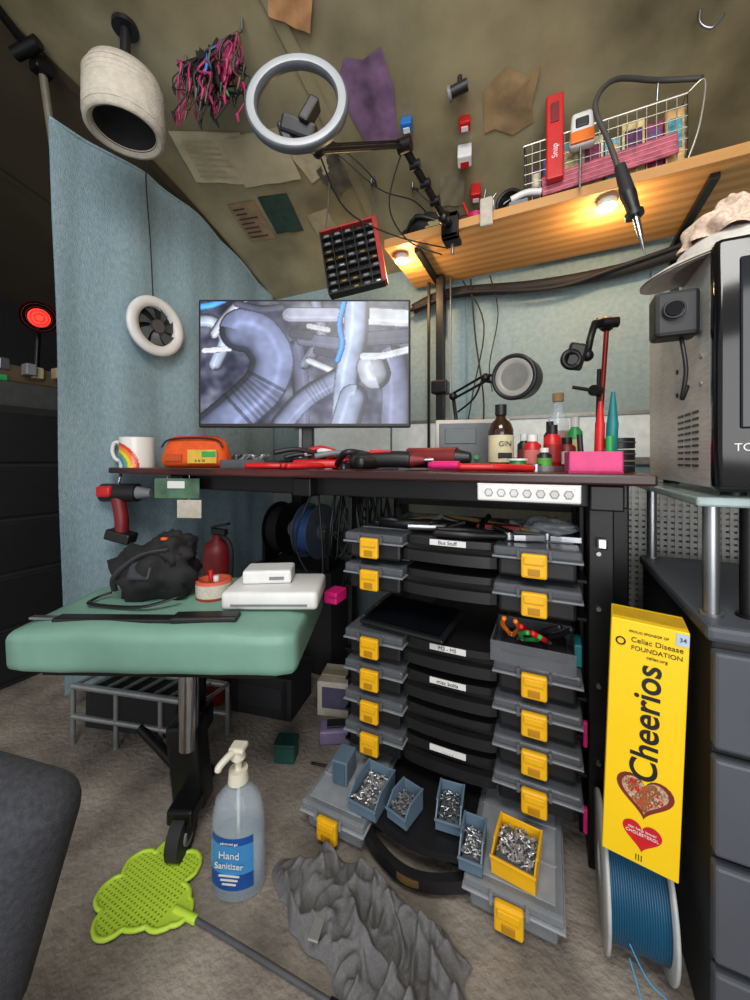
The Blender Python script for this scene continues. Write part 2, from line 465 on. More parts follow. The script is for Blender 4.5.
for i in range(12):
    a = random.uniform(-0.6, 0.7); l = random.uniform(0.03, 0.06); x = random.uniform(-0.09, 0.10); y = random.uniform(-0.02, 0.05); z = 0.016+0.003*i
    m_ = [RED, BLACK, RED, STEEL, DR, RED, BLACK, GREYPL, RED, WHITE, BLACK, RED][i]
    b.tube([(x-l*math.cos(a), y-l*math.sin(a), z-0.006), (x, y, z+0.003), (x+l*math.cos(a), y+l*math.sin(a), z-0.006)], random.uniform(0.005, 0.008), m_)
b.box((0, 0, 0.012), (0.12, 0.03, 0.022), RED, 0.008)
b.done()
b = Bld('glue_gun', (-0.33, 0.785, 0.728), 8)
b.tube([(-0.09, 0, 0.020), (0, 0, 0.024), (0.05, 0, 0.022)], 0.019, BLACK, seg=16)
b.tube([(-0.03, 0, 0.016), (-0.05, -0.04, 0.016), (-0.055, -0.055, 0.016)], 0.014, BLACK, seg=12)
b.cyl((0.05, 0, 0.022), (0.08, 0, 0.022), 0.016, DR, 0.008)
b.cyl((0.08, 0, 0.022), (0.10, 0, 0.022), 0.004, STEEL)
b.box((-0.02, 0.0, 0.040), (0.05, 0.02, 0.01), RED, 0.003)
b.tube([(-0.14, 0.03, 0.012), (-0.10, -0.01, 0.04), (-0.06, 0.03, 0.034)], 0.008, BLACK)
b.done()
b = Bld('heat_gun', (-0.22, 0.85, 0.728), -5)
b.cyl((-0.09, 0, 0.027), (0.03, 0, 0.027), 0.024, DR)
b.cyl((0.03, 0, 0.027), (0.06, 0, 0.027), 0.02, BLACK, 0.012)
b.tube([(-0.04, 0, 0.02), (-0.06, -0.05, 0.018), (-0.065, -0.07, 0.018)], 0.014, BLACK, seg=12)
b.done()
b = Bld('screwdriver', (-0.16, 0.755, 0.728), -5)
b.cyl((-0.06, 0, 0.011), (-0.005, 0, 0.011), 0.009, PINK); b.cyl((-0.07, 0, 0.011), (-0.06, 0, 0.011), 0.006, PINK, 0.009)
b.cyl((-0.005, 0, 0.011), (0.06, 0, 0.011), 0.0028, STEEL)
b.done()
b = Bld('bench_power_supply', (-0.20, 1.06, 0.727), 14)
b.box((0, 0, 0.066), (0.19, 0.12, 0.128), mat('instrument_beige', (186, 182, 170), 0.5), 0.004)
b.box((0, -0.061, 0.066), (0.17, 0.004, 0.108), mat('instrument_face', (84, 88, 90), 0.4), 0.002)
b.box((-0.03, -0.064, 0.086), (0.08, 0.004, 0.04), mat('lcd_dark', (30, 50, 46), 0.2), 0.001)
for i in range(3):
    b.cyl((0.05, -0.062, 0.03+0.03*i), (0.05, -0.078, 0.03+0.03*i), 0.009, BLACK)
    b.cyl((-0.06+0.035*i, -0.062, 0.03), (-0.06+0.035*i, -0.074, 0.03), 0.006, [RED, BLACK, GREEN][i])
for x in (-.075, .075):
    for y in (-.045, .045): b.cyl((x, y, 0), (x, y, 0.004), 0.008, BLACK)
b.done()

AMBER = mat('amber_glass', (50, 30, 14), 0.1, var=0.05, coat=0.5)
b = Bld('amber_bottle', (-0.10, 0.885, 0.727), 25)
b.lathe([(0, 0.001), (0.025, 0.001), (0.027, 0.004), (0.027, 0.09), (0.022, 0.105), (0.011, 0.116), (0.0105, 0.128), (0, 0.128)], AMBER)
b.cyl((0, 0, 0.124), (0, 0, 0.147), 0.0125, BLACK)
b.lathe([(0.0276, 0.018), (0.0276, 0.078)], mat('bottle_label', (206, 196, 160), 0.6))
b.text('GIN', 0.016, BLACK, T(0, -0.0283, 0.058) @ R90)
b.box((0, -0.027, 0.033), (0.03, 0.003, 0.012), BLACK, 0.001)
b.done()
b = Bld('glass_bottle', (0.02, 1.11, 0.727))
b.lathe([(0, 0.001), (0.026, 0.001), (0.027, 0.1), (0.024, 0.13), (0.012, 0.155), (0.012, 0.18), (0, 0.18)], CLEARB)
b.cyl((0, 0, 0.178), (0, 0, 0.2), 0.014, mat('cork', (150, 120, 80), 0.8))
b.lathe([(0, 0.004), (0.0235, 0.004), (0.0245, 0.10), (0, 0.10)], mat('beads_green', (110, 140, 60), 0.5, scale=200, col2=(200, 60, 50)))
b.done()
for i, (x, y, r, h, m_) in enumerate([(-0.035, 0.90, 0.018, 0.075, RED), (0.005, 0.915, 0.018, 0.095, RED), (-0.01, 0.83, 0.014, 0.045, BLACK), (0.035, 0.95, 0.018, 0.07, DR), (-0.055, 0.95, 0.015, 0.08, BLACK), (0.0, 1.0, 0.014, 0.11, BLACK), (0.055, 1.02, 0.016, 0.12, GREEN)]):
    b = Bld('paint_bottle', (x, y, 0.727))
    b.lathe([(0, 0.001), (r, 0.001), (r, h*0.75), (r*0.5, h*0.85), (r*0.5, h), (0, h)], m_, seg=20)
    b.cyl((0, 0, h*0.85), (0, 0, h*1.05), r*0.6, BLACK if i % 2 else WHITE, seg=16)
    b.lathe([(r*1.02, h*0.2), (r*1.02, h*0.6)], mat('lab%d' % i, [(220, 120, 115), (160, 30, 30), (90, 160, 60), (220, 220, 215), (120, 60, 50), (60, 60, 64), (200, 190, 120)][i], 0.5), seg=20)
    b.done()
b = Bld('spool_of_wire', (-0.06, 0.82, 0.727))
b.cyl((0, 0, 0), (0, 0, 0.004), 0.02, WHITE); b.cyl((0, 0, 0.022), (0, 0, 0.026), 0.02, WHITE); b.cyl((0, 0, 0.004), (0, 0, 0.022), 0.016, GREEN)
b.done()
b = Bld('pen_tray', (0.069, 0.775, 0.727), 5)
open_box(b, (0, 0, 0), 0.084, 0.055, 0.038, PINK, 0.004)
b.box((-0.03, 0, 0.019), (0.004, 0.05, 0.034), PINK, 0.001)
b.cyl((0.03, 0.01, 0.006), (0.034, 0.012, 0.09), 0.0095, TEAL); b.cyl((0.034, 0.012, 0.09), (0.035, 0.012, 0.145), 0.009, TEAL, 0.003)
b.cyl((0.010, 0.0, 0.006), (0.013, 0.004, 0.09), 0.008, RED); b.cyl((0.013, 0.004, 0.09), (0.014, 0.005, 0.128), 0.007, RED, 0.003)
b.cyl((-0.015, 0.01, 0.006), (-0.018, 0.016, 0.07), 0.005, BLACK)
b.cyl((0.024, -0.012, 0.006), (0.024, -0.014, 0.065), 0.006, GREEN)
b.done()
b = Bld('storage_tin', (0.118, 0.845, 0.727), 0)
for k in range(3):
    b.cyl((0, 0, 0.022*k+0.001), (0, 0, 0.022*k+0.02), 0.027, BLACK)
    b.torus((0, 0, 0.022*k+0.012), 0.027, 0.0015, (0, 0, 1), mat('grey_dk', (70, 70, 72)))
b.done()

# round magnifier lamp on scissor arm
b = Bld('magnifier_lamp')
hd = Vector((-0.078, 0.99, 0.955)); ax = Vector((-0.28, -0.95, -0.06)).normalized()
b.cyl(hd-ax*0.045, hd+ax*0.010, 0.052, BLACK, r1=0.056, seg=44, caps=False)
b.cyl(hd-ax*0.045, hd-ax*0.044, 0.052, BLACK, seg=44)
b.torus(hd+ax*0.010, 0.0515, 0.0055, ax, BLACK, seg=48)
Mm = Matrix.Translation(hd) @ zto(ax)
b.lathe([(0.049, 0.010), (0.042, 0.013), (0.033, 0.008)], mat('lamp_rim_grey', (150, 148, 142), 0.5), Mm, 48)
b.lathe([(0.033, 0.008), (0.0, 0.006)], mat('lens_grey', (118, 118, 114), 0.25, spec=0.7), Mm, 48)
pts = [(-0.25, 1.18, 0.74), (-0.275, 1.17, 0.95), (-0.16, 1.06, 0.975), (-0.09, 1.035, 0.955)]
for o in (-0.009, 0.009):
    b.tube([(p[0], p[1], p[2]+o) for p in pts[1:]], 0.004, BLKMET, n=1)
b.tube([pts[0], pts[1]], 0.006, BLKMET)
b.sph(pts[1], 0.013, BLKMET); b.sph(pts[2], 0.013, BLKMET); b.sph(pts[3], 0.013, BLKMET)
b.cyl((-0.25, 1.18, 0.727), (-0.25, 1.18, 0.745), 0.03, BLKMET)
b.tube([(-0.26, 1.17, 0.90), (-0.20, 1.11, 0.93), (-0.17, 1.07, 0.975)], 0.003, BLKMET)
b.done()
b = Bld('articulated_holder')
b.box((0.095, 0.97, 0.737), (0.06, 0.05, 0.02), BLKMET, 0.004)
b.cyl((0.095, 0.96, 0.745), (0.11, 0.935, 1.03), 0.005, mat('anodised_red', (130, 34, 28), 0.35, 0.5))
b.cyl((0.095, 0.975, 0.745), (0.098, 0.955, 0.95), 0.004, BLKMET)
b.sph((0.11, 0.935, 1.04), 0.016, BLKMET); b.cyl((0.09, 0.92, 1.04), (0.13, 0.93, 1.04), 0.011, BLKMET)
b.tube([(0.11, 0.93, 1.04), (0.085, 0.9, 1.035), (0.07, 0.885, 0.97)], 0.007, BLKMET, n=2)
b.sph((0.07, 0.885, 0.965), 0.012, BLKMET)
b.box((0.048, 0.87, 0.962), (0.035, 0.016, 0.055), BLKMET, 0.006, rot=(0, 15, 0))
b.torus((0.04, 0.862, 0.955), 0.016, 0.006, (0.3, -1, 0), BLKMET)
b.cyl((0.095, 0.945, 0.9), (0.085, 0.93, 0.9), 0.012, BLKMET)
b.cyl((0.045, 0.93, 0.91), (0.09, 0.94, 0.9), 0.004, BLKMET)
b.done()

b = Bld('monitor_mount_pole')
b.bx(-0.385, -0.355, 1.36, 1.39, 0.727, 1.438, BLKMET, 0.003)
b.box((-0.37, 1.375, 1.02), (0.06, 0.06, 0.05), BLKMET, 0.006)
b.box((-0.37, 1.375, 0.735), (0.12, 0.07, 0.014), BLKMET, 0.004)
b.bx(-0.34, -0.335, 1.39, 1.40, 0.727, 1.438, STEEL, 0.001)
b.bx(-0.43, -0.42, 1.40, 1.41, 0.727, 1.438, BLKMET, 0.001)
b.done()
b = Bld('cable_loom')
b.tube([(-0.5, 1.44, 1.36), (-0.35, 1.45, 1.40), (-0.05, 1.45, 1.37), (0.2, 1.45, 1.37), (0.38, 1.43, 1.39), (0.6, 1.40, 1.41)], 0.02, RUBBER, seg=12)
b.tube([(-0.5, 1.42, 1.35), (-0.3, 1.42, 1.38), (0.0, 1.42, 1.34), (0.2, 1.42, 1.37), (0.4, 1.40, 1.40)], 0.007, RUBBER)
b.tube([(-0.27, 1.43, 1.43), (-0.25, 1.42, 1.2), (-0.22, 1.42, 0.95), (-0.24, 1.40, 0.74)], 0.003, RUBBER)
b.tube([(-0.30, 1.43, 1.43), (-0.22, 1.42, 1.25), (-0.26, 1.42, 1.0), (-0.3, 1.40, 0.74)], 0.0025, RUBBER)
b.tube([(-0.20, 1.43, 1.43), (-0.17, 1.42, 1.28), (-0.20, 1.42, 1.1), (-0.19, 1.42, 1.0)], 0.002, RUBBER)
b.tube([(-0.5, 1.44, 1.36), (-0.75, 1.46, 1.32), (-1.0, 1.46, 1.35)], 0.006, RUBBER)
b.tube([(-0.5, 1.44, 1.38), (-0.75, 1.46, 1.36), (-1.1, 1.46, 1.38)], 0.003, mat('cable_white', (200, 200, 195), 0.5))
b.done()

# ------------------------------------------------------------------ wooden shelf
WOOD = mat('shelf_pine_wood', (218, 166, 100), 0.5, scale=0.9, wave=5, col2=(198, 145, 83), stretch=(0.5, 9, 9))
b = Bld('wooden_shelf')
b.bx(-0.49, 1.35, 1.12, 1.44, 1.44, 1.468, WOOD, 0.002)
for x in (-0.4, 0.35, 1.1):
    b.bx(x, x+0.02, 1.16, 1.495, 1.425, 1.44, BLKMET, 0.001)
    b.bx(x, x+0.02, 1.48, 1.495, 1.25, 1.44, BLKMET, 0.001)
b.done()
WARM = mat('warm_led', (255, 204, 130), 0.4, emis=18, var=0)
for (x, y) in ((-0.455, 1.19), (0.138, 1.168)):
    b = Bld('puck_light', (x, y, 1.44))
    b.cyl((0, 0, -0.016), (0, 0, 0), 0.024, WHITE); b.cyl((0, 0, -0.018), (0, 0, -0.0155), 0.018, WARM)
    b.done()
    l = bpy.data.lights.new('puck_lamp', 'POINT'); l.energy = 2.4; l.color = (1, 0.64, 0.30); l.shadow_soft_size = 0.02
    lo = bpy.data.objects.new('puck_lamp', l); scene.collection.objects.link(lo); lo.location = (x, y+0.03, 1.395)

WIRE = mat('wire_white_steel', (196, 190, 176), 0.35, 0.7)
b = Bld('wire_basket')
x0, x1, y0, y1, z0, z1 = -0.065, 0.30, 1.135, 1.36, 1.4705, 1.632
def loop(z, r, i=0): 
    c = [(x0-i, y0-i, z), (x1+i, y0-i, z), (x1+i, y1+i, z), (x0-i, y1+i, z)]
    for k in range(4): b.cyl(c[k], c[(k+1) % 4], r, WIRE, seg=8)
loop(z1, 0.0034); loop(z0, 0.0025)
for k in range(1, 6): loop(z0+(z1-z0)*k/6, 0.0014)
for i in range(19):
    x = x0+(x1-x0)*i/18
    b.cyl((x, y0, z0), (x, y0, z1), 0.0014, WIRE, seg=6); b.cyl((x, y1, z0), (x, y1, z1), 0.0014, WIRE, seg=6)
    b.cyl((x, y0, z0), (x, y1, z0), 0.0014, WIRE, seg=6)
for i in range(12):
    y = y0+(y1-y0)*i/11
    b.cyl((x0, y, z0), (x0, y, z1), 0.0014, WIRE, seg=6); b.cyl((x1, y, z0), (x1, y, z1), 0.0014, WIRE, seg=6)
b.tube([(x1, y0, z0), (x1+0.02, y0-0.01, z0+0.07), (x1+0.03, y0-0.01, z1+0.01), (x1, y0, z1)], 0.0025, WIRE)
b.done()
b = Bld('box_of_packets')
cols = [(96, 40, 100), (120, 90, 150), (90, 180, 196), (236, 226, 190), (150, 200, 214), (236, 214, 150), (160, 60, 110), (240, 190, 120)]
x = -0.05
for i, c in enumerate(cols):
    w = [0.03, 0.04, 0.05, 0.05, 0.035, 0.05, 0.035, 0.04][i]
    h = [0.1, 0.12, 0.148, 0.14, 0.12, 0.150, 0.13, 0.145][i]
    b.bx(x, x+w, 1.155, 1.29, 1.4745, 1.4745+h, mat('packet%d' % i, c, 0.5, scale=40, var=0.3), 0.003)
    b.bx(x+0.006, x+w-0.006, 1.153, 1.156, 1.52, 1.48+h*0.8, mat('packetl%d' % i, cols[(i+3) % 8], 0.5, scale=60, var=0.4), 0.001)
    x += w+0.003
b.done()
b = Bld('pink_sign_board')
PB = mat('pink_board', (186, 88, 108), 0.6, scale=60, var=0.3)
b.box((0.13, 1.124, 1.505), (0.30, 0.006, 0.052), PB, 0.002, rot=(0, -3, 0))
for i in range(4): b.box((0.13, 1.1205, 1.487+0.012*i), (0.29, 0.002, 0.002), mat('pink_line', (216, 140, 150), 0.6), 0, rot=(0, -3, 0))
for xx in (0.02, 0.24): b.cyl((xx, 1.124, 1.53), (xx, 1.133, 1.54), 0.002, STEEL, seg=6)
b.done()
b = Bld('utility_knife')
b.box((0.012, 1.10, 1.60), (0.042, 0.022, 0.22), RED, 0.004)
b.box((0.012, 1.088, 1.66), (0.02, 0.004, 0.05), DR, 0.001)
b.text('Snap', 0.02, WHITE, T(0.012, 1.0885, 1.56) @ R90 @ RZ(90))
b.cyl((0.012, 1.105, 1.625), (0.012, 1.134, 1.625), 0.003, STEEL, seg=6)
b.done()
b = Bld('tape_measure_tool')
b.box((0.075, 1.105, 1.60), (0.06, 0.03, 0.085), WHITE, 0.008, taper=(0.8, 1))
b.box((0.075, 1.09, 1.576), (0.054, 0.01, 0.03), mat('orange_pl', (240, 120, 20), 0.4), 0.003)
b.box((0.075, 1.09, 1.612), (0.03, 0.008, 0.024), BLACK, 0.003)
b.cyl((0.075, 1.1, 1.615), (0.075, 1.134, 1.625), 0.003, STEEL, seg=6)
b.cyl((0.07, 1.1, 1.45), (0.072, 1.1, 1.565), 0.003, STEEL, seg=6)
b.done()
b = Bld('soldering_iron')
b.tube([(0.33, 1.14, 1.66), (0.24, 1.12, 1.675), (0.14, 1.05, 1.655), (0.095, 1.0, 1.57), (0.12, 0.98, 1.46), (0.140, 0.98, 1.385)], 0.006, mat('grey_cord', (70, 68, 66), 0.6), n=8)
b.cyl((0.140, 0.98, 1.40), (0.155, 0.98, 1.335), 0.011, RUBBER, 0.015)
b.cyl((0.155, 0.98, 1.335), (0.168, 0.98, 1.285), 0.016, BLACK, 0.012)
b.cyl((0.166, 0.98, 1.29), (0.168, 0.98, 1.28), 0.018, BLACK)
b.cyl((0.168, 0.98, 1.285), (0.178, 0.98, 1.235), 0.008, CHROME, 0.006)
b.cyl((0.178, 0.98, 1.235), (0.186, 0.98, 1.195), 0.005, CHROME, 0.001)
b.tube([(0.24, 1.12, 1.675), (0.24, 1.128, 1.66), (0.24, 1.134, 1.634)], 0.003, STEEL)
b.done()
b = Bld('canvas_bag', (-0.37, 1.22, 1.468))
b.sph((0, 0, 0.045), (0.10, 0.07, 0.045), BLKMAT, amp=0.35, seed=3)
b.sph((0.08, 0.0, 0.03), (0.05, 0.05, 0.03), BLKMAT, amp=0.35, seed=4)
b.tube([(-0.08, -0.03, 0.02), (-0.02, -0.075, 0.06), (0.06, -0.06, 0.03)], 0.006, BLACK)
b.box((0.03, -0.06, 0.03), (0.05, 0.02, 0.02), mat('khaki', (150, 140, 100), 0.8), 0.004)
b.done()
b = Bld('cable_coil', (-0.11, 1.17, 1.468))
for k in range(5): b.torus((0.002*k, 0.01*k, 0.042), 0.034, 0.006, (0.2, 1, 0), BLACK)
b.done()
b = Bld('tape_roll')
b.box((-0.165, 1.108, 1.46), (0.035, 0.012, 0.08), OFFW, 0.004); b.cyl((-0.165, 1.12, 1.49), (-0.165, 1.14, 1.49), 0.02, WHITE)
b.done()
b = Bld('pen_cup', (-0.21, 1.2, 1.468))
b.cyl((0, 0, 0), (0, 0, 0.05), 0.025, PINK); b.cyl((0.01, 0, 0.02), (0.03, 0, 0.12), 0.004, STEEL, seg=8); b.cyl((-0.01, 0, 0.02), (-0.04, 0, 0.10), 0.004, RED, seg=8)
b.cyl((0, 0, 0.02), (0.06, 0, 0.10), 0.003, STEEL, seg=8); b.cyl((0, 0, 0.02), (0.10, 0, 0.07), 0.003, STEEL, seg=8)
b.done()
b = Bld('eyeglasses_case', (-0.02, 1.128, 1.468)); b.tube([(-0.08, 0, 0.02), (-0.04, 0.0, 0.028), (0.0, 0, 0.02)], 0.009, WHITE); b.box((-0.06, 0, 0.006), (0.05, 0.012, 0.012), GREYPL, 0.002); b.done()

# ------------------------------------------------------------------ ring light with arm
b = Bld('ring_light')
rc = Vector((-0.430, 0.575, 1.420)); rn = Vector((0.40, -0.91, 0.08)).normalized()
RING = mat('ring_light_diffuser', (142, 146, 150), 0.35, var=0.03)
RINGB = mat('ring_light_body', (80, 84, 90), 0.4)
Mr = Matrix.Translation(rc) @ zto(rn)
b.lathe([(0.077, -0.010), (0.096, -0.010), (0.098, 0), (0.096, 0.006), (0.093, 0.007)], RINGB, Mr, 64)
b.lathe([(0.093, 0.007), (0.086, 0.009), (0.079, 0.007)], RING, Mr, 64)
b.lathe([(0.079, 0.007), (0.076, 0.004), (0.075, -0.004), (0.077, -0.010)], RINGB, Mr, 64)
cb = rc + Vector((-0.01, 0.02, -0.03))
b.box(cb, (0.07, 0.025, 0.03), BLACK, 0.006, rot=(20, 20, 25))
b.box(cb+Vector((0.025, 0, 0.02)), (0.02, 0.03, 0.05), BLACK, 0.004, rot=(0, 30, 25))
b.box(cb+Vector((-0.03, 0, -0.005)), (0.02, 0.03, 0.045), BLACK, 0.004, rot=(0, -20, 25))
a1 = Vector((-0.425, 0.64, 1.375)); a2 = Vector((-0.335, 0.89, 1.545)); a3 = Vector((-0.276, 1.06, 1.445))
b.cyl(cb, a1, 0.006, BLKMET); b.sph(a1, 0.013, BLKMET)
b.cyl(rc-Vector((0, 0, 0.087)), a1, 0.005, BLKMET)
b.cyl(a1, a2, 0.0055, BLKMET); b.cyl(a1+Vector((0, 0, 0.012)), a2+Vector((0, 0, 0.012)), 0.003, BLKMET)
b.cyl(a2-Vector((0.015, 0, 0)), a2+Vector((0.02, 0, 0)), 0.017, BLKMET)
b.cyl(a2, a3, 0.010, BLKMET); 
for t_ in (0.25, 0.5, 0.75): b.cyl(a2.lerp(a3, t_)-Vector((0.012, 0, 0)), a2.lerp(a3, t_)+Vector((0.014, 0, 0)), 0.012, BLKMET)
b.sph(a3, 0.017, BLKMET); b.cyl(a3, Vector((-0.27, 1.105, 1.45)), 0.011, BLKMET)
b.bx(-0.295, -0.245, 1.10, 1.16, 1.4685, 1.485, BLKMET, 0.003); b.bx(-0.295, -0.245, 1.10, 1.118, 1.41, 1.485, BLKMET, 0.003)
b.bx(-0.295, -0.245, 1.10, 1.16, 1.41, 1.425, BLKMET, 0.003); b.cyl((-0.27, 1.14, 1.38), (-0.27, 1.14, 1.4385), 0.005, STEEL)
b.tube([tuple(a2), (-0.4, 0.95, 1.45), (-0.38, 1.05, 1.40), (-0.3, 1.13, 1.38)], 0.0022, RUBBER)
b.tube([tuple(a1), (-0.45, 0.8, 1.36), (-0.38, 0.95, 1.36), (-0.28, 1.12, 1.39)], 0.002, RUBBER)
b.done()

# ------------------------------------------------------------------ drum
b = Bld('drum_pendant_filter', (-0.985, 0.600, -0.012), rot=(0, 0, 0))
b.lathe([(0.080, 1.598), (0.088, 1.60), (0.091, 1.64), (0.089, 1.71), (0.08, 1.735), (0.0, 1.738)], OFFW, seg=48)
b.lathe([(0.080, 1.598), (0.074, 1.601), (0.068, 1.61)], OFFW, seg=48)
b.lathe([(0.070, 1.606), (0.06, 1.64), (0.0, 1.65)], BLKMAT, seg=48)
for k in range(9): b.torus((0, 0, 1.615+0.012*k), 0.0895, 0.0012, (0, 0, 1), OFFW, seg=48, ts=6)
b.cyl((0, 0, 1.735), (0, 0, ceil_z(0.6)+0.012), 0.012, BLACK)
b.cyl((0, 0, ceil_z(0.6)), (0, 0, ceil_z(0.6)+0.012), 0.03, BLACK)
b.done()

# hanging bundle of leads
b = Bld('test_lead_bundle')
hx, hy = -0.79, 0.70; hz = ceil_z(0.7)-0.01
b.cyl((hx-0.1, hy, hz-0.02), (hx+0.1, hy, hz-0.02), 0.004, STEEL, seg=8)
for sx in (-0.1, 0.1): b.cyl((hx+sx, hy, hz-0.02), (hx+sx, hy, ceil_z(hy)), 0.004, STEEL, seg=8)
MAG = mat('lead_magenta', (156, 40, 88), 0.5); LBR = mat('lead_brown', (84, 50, 40))
lc = [MAG, BLACK, BLACK, BLACK, BLACK, BLACK, LBR, MAG, BLACK, MAG, LBR, mat('grey_dk', (70, 70, 72))]
for i in range(80):
    m_ = random.choice(lc) if i % 20 else [GREEN, mat('lead_blue', (50, 110, 200)), PINK, GREEN][i//20]
    ox = random.uniform(-0.09, 0.09); ln = random.uniform(0.05, 0.16)*(1.15 if ox > -0.02 else 0.9)
    p = [(hx+ox, hy, hz-0.016)]
    dx = random.uniform(-0.06, 0.06); dy = random.uniform(-0.05, 0.04)
    p.append((hx+ox+dx*0.9, hy+dy*0.6, hz-0.02-ln*0.4)); p.append((hx+ox+dx*0.4+random.uniform(-.04, .04), hy+dy, hz-0.02-ln*0.75)); 
    e = (hx+ox+dx*0.8+random.uniform(-.03, .03), hy+dy, hz-0.02-ln); p.append(e)
    b.tube(p, random.choice([0.0015, 0.002, 0.003]), m_, seg=6, n=5)
    e2 = (e[0]+random.uniform(-.012, .012), e[1], e[2]-0.022)
    b.cyl(e, e2, 0.005, m_, 0.0015, seg=8)
for c_ in ((0.05, MAG), (-0.02, BLKMAT), (0.02, BLKMAT)):
    b.sph((hx+c_[0], hy, hz-0.07), (0.026, 0.02, 0.045), c_[1], amp=0.7, seed=int(c_[0]*100))
b.done()

# ------------------------------------------------------------------ ceiling papers
def patch(name, cx, cy, w, d, rz, m, off=0.003, shape=None, extra=None):
    b = Bld(name)
    a = math.radians(rz)
    def P(lx, ly, o=off):
        x = cx+lx*math.cos(a)-ly*math.sin(a); y = cy+lx*math.sin(a)+ly*math.cos(a)
        return (x, y, ceil_z(y)-o)
    if shape:
        n = len(shape); cen = (sum(p[0] for p in shape)/n, sum(p[1] for p in shape)/n)
        V = []; F = []; R = 7
        for k in range(R+1):
            for i in range(n):
                f = k/R; q = (cen[0]+(shape[i][0]-cen[0])*f, cen[1]+(shape[i][1]-cen[1])*f)
                V.append(P(q[0]*w, q[1]*d, off+0.007*abs(noise.noise(Vector((q[0]*4, q[1]*4, cx*9))))))
        for k in range(R):
            for i in range(n): F.append((k*n+i, k*n+(i+1) % n, (k+1)*n+(i+1) % n, (k+1)*n+i))
        b.add(V, F, m, True)
    else:
        b.grid(lambda u, v: P((u-.5)*w, (v-.5)*d, off+0.004*math.sin(u*6+v*4)**2), 8, 8, m)
        b.grid(lambda u, v: P((u-.5)*w, (v-.5)*d, 0.0015), 2, 6, m)
    if extra: extra(b, P)
    return b.done()
TXT = mat('print_dark', (70, 58, 50), 0.8)
def lines(n, w, d, m=TXT):
    def f(b, P):
        for i in range(n):
            yy = -d/2+d*(i+.5)/n; ww = w*random.uniform(0.5, 0.9); hh = d*0.18/n
            b.add([P(-w*0.45, yy-hh, 0.0085), P(-w*.45+ww, yy-hh, 0.0085), P(-w*.45+ww, yy+hh, 0.0085), P(-w*.45, yy+hh, 0.0085)], [(0, 1, 2, 3)], m)
    return f
PURP = mat('purple_paper', (128, 98, 132), 0.7, scale=14, var=0.4)
sh1 = [(-.48, -.25), (-.2, -.48), (0.1, -.42), (0.42, -.48), (.5, -.1), (.42, .2), (.42, .5), (.05, .42), (-.2, .46), (-.36, .1)]
patch('purple_cloth', -0.47, 0.965, 0.16, 0.23, 8, PURP, shape=sh1)
PAPL = mat('paper_pale', (196, 186, 156), 0.75, var=0.12, scale=18)
patch('paper_sheet', -1.03, 0.93, 0.24, 0.16, 20, PAPL, extra=lines(7, 0.2, 0.13, mat('print_faint', (176, 165, 134), 0.8)))
patch('paper_sheet', -0.88, 0.98, 0.22, 0.15, 10, mat('paper_grey', (180, 170, 142), 0.75, scale=12), off=0.006)
patch('paper_note', -1.08, 1.15, 0.12, 0.15, 8, mat('paper_brown', (146, 122, 94), 0.8), extra=lines(7, 0.1, 0.13))
patch('green_pennant', -0.94, 1.16, 0.12, 0.14, 10, mat('green_cloth', (36, 62, 54), 0.8, var=0.2))
sh2 = [(-.5, -.2), (-.1, -.45), (.25, -.3), (.5, -.4), (.42, .1), (.5, .35), (.1, .5), (-.25, .36), (-.45, .42)]
patch('kraft_paper', -0.10, 1.08, 0.14, 0.16, 10, mat('kraft', (160, 134, 96), 0.7, scale=14, var=0.3), shape=sh2)
patch('cardboard_piece', -0.55, 0.71, 0.10, 0.09, 40, mat('cardboard', (190, 142, 96), 0.7), off=0.012)
patch('paper_tag', -0.80, 1.24, 0.09, 0.10, 0, mat('paper_grey2', (150, 142, 116), 0.8))
patch('photo_print', -0.66, 1.10, 0.1, 0.10, -20, mat('dark_print', (90, 84, 74), 0.6, var=0.4, scale=20))
patch('paper_tag', -0.30, 1.26, 0.08, 0.09, 15, mat('paper_grey3', (140, 130, 106), 0.8))
patch('paper_sheet', -0.72, 1.02, 0.10, 0.14, -10, mat('paper_grey4', (176, 166, 138), 0.8))
def magnet(name, x, y, s, m, m2=None):
    b = Bld(name, (x, y, ceil_z(y)))
    b.box((0, 0, -s[2]/2-0.002), s, m, 0.004, rot=(-18, 0, 10))
    b.box((0, -0.0, -s[2]-0.002), (s[0]*.6, s[1]*.5, 0.004), m2 or WHITE, 0.001, rot=(-18, 0, 10))
    b.cyl((0, 0, -0.006), (0, 0, 0.0), 0.006, STEEL, seg=8)
    b.done()
magnet('ceiling_magnet_box', -0.221, 1.082, (0.032, 0.028, 0.03), RED)
magnet('ceiling_magnet_box', -0.235, 1.15, (0.042, 0.036, 0.055), WHITE, RED)
magnet('ceiling_magnet_box', -0.222, 1.265, (0.032, 0.03, 0.05), RED)
magnet('ceiling_magnet_box', -0.38, 1.034, (0.032, 0.03, 0.03), BLUE)
b = Bld('ceiling_spotlight', (-0.215, 0.99, ceil_z(0.99)))
b.cyl((0, 0, 0.0), (0, 0, -0.03), 0.006, BLACK); b.cyl((-0.025, 0, -0.035), (0.02, 0, -0.03), 0.014, BLACK); b.cyl((-0.03, 0, -0.036), (-0.022, 0, -0.035), 0.018, GREYPL)
b.done()
b = Bld('cable_clips')
for (x, y) in ((-0.62, 1.0), (-0.55, 1.15), (-0.7, 0.95), (0.0, 1.2), (-0.42, 1.2)):
    b.cyl((x, y, ceil_z(y)-0.002), (x, y, ceil_z(y)-0.02), 0.004, STEEL, seg=8); b.cyl((x, y, ceil_z(y)-0.02), (x+0.02, y, ceil_z(y)-0.03), 0.004, BLACK, seg=8)
def cc(p): return [(x, y, ceil_z(y)-o) for x, y, o in p]
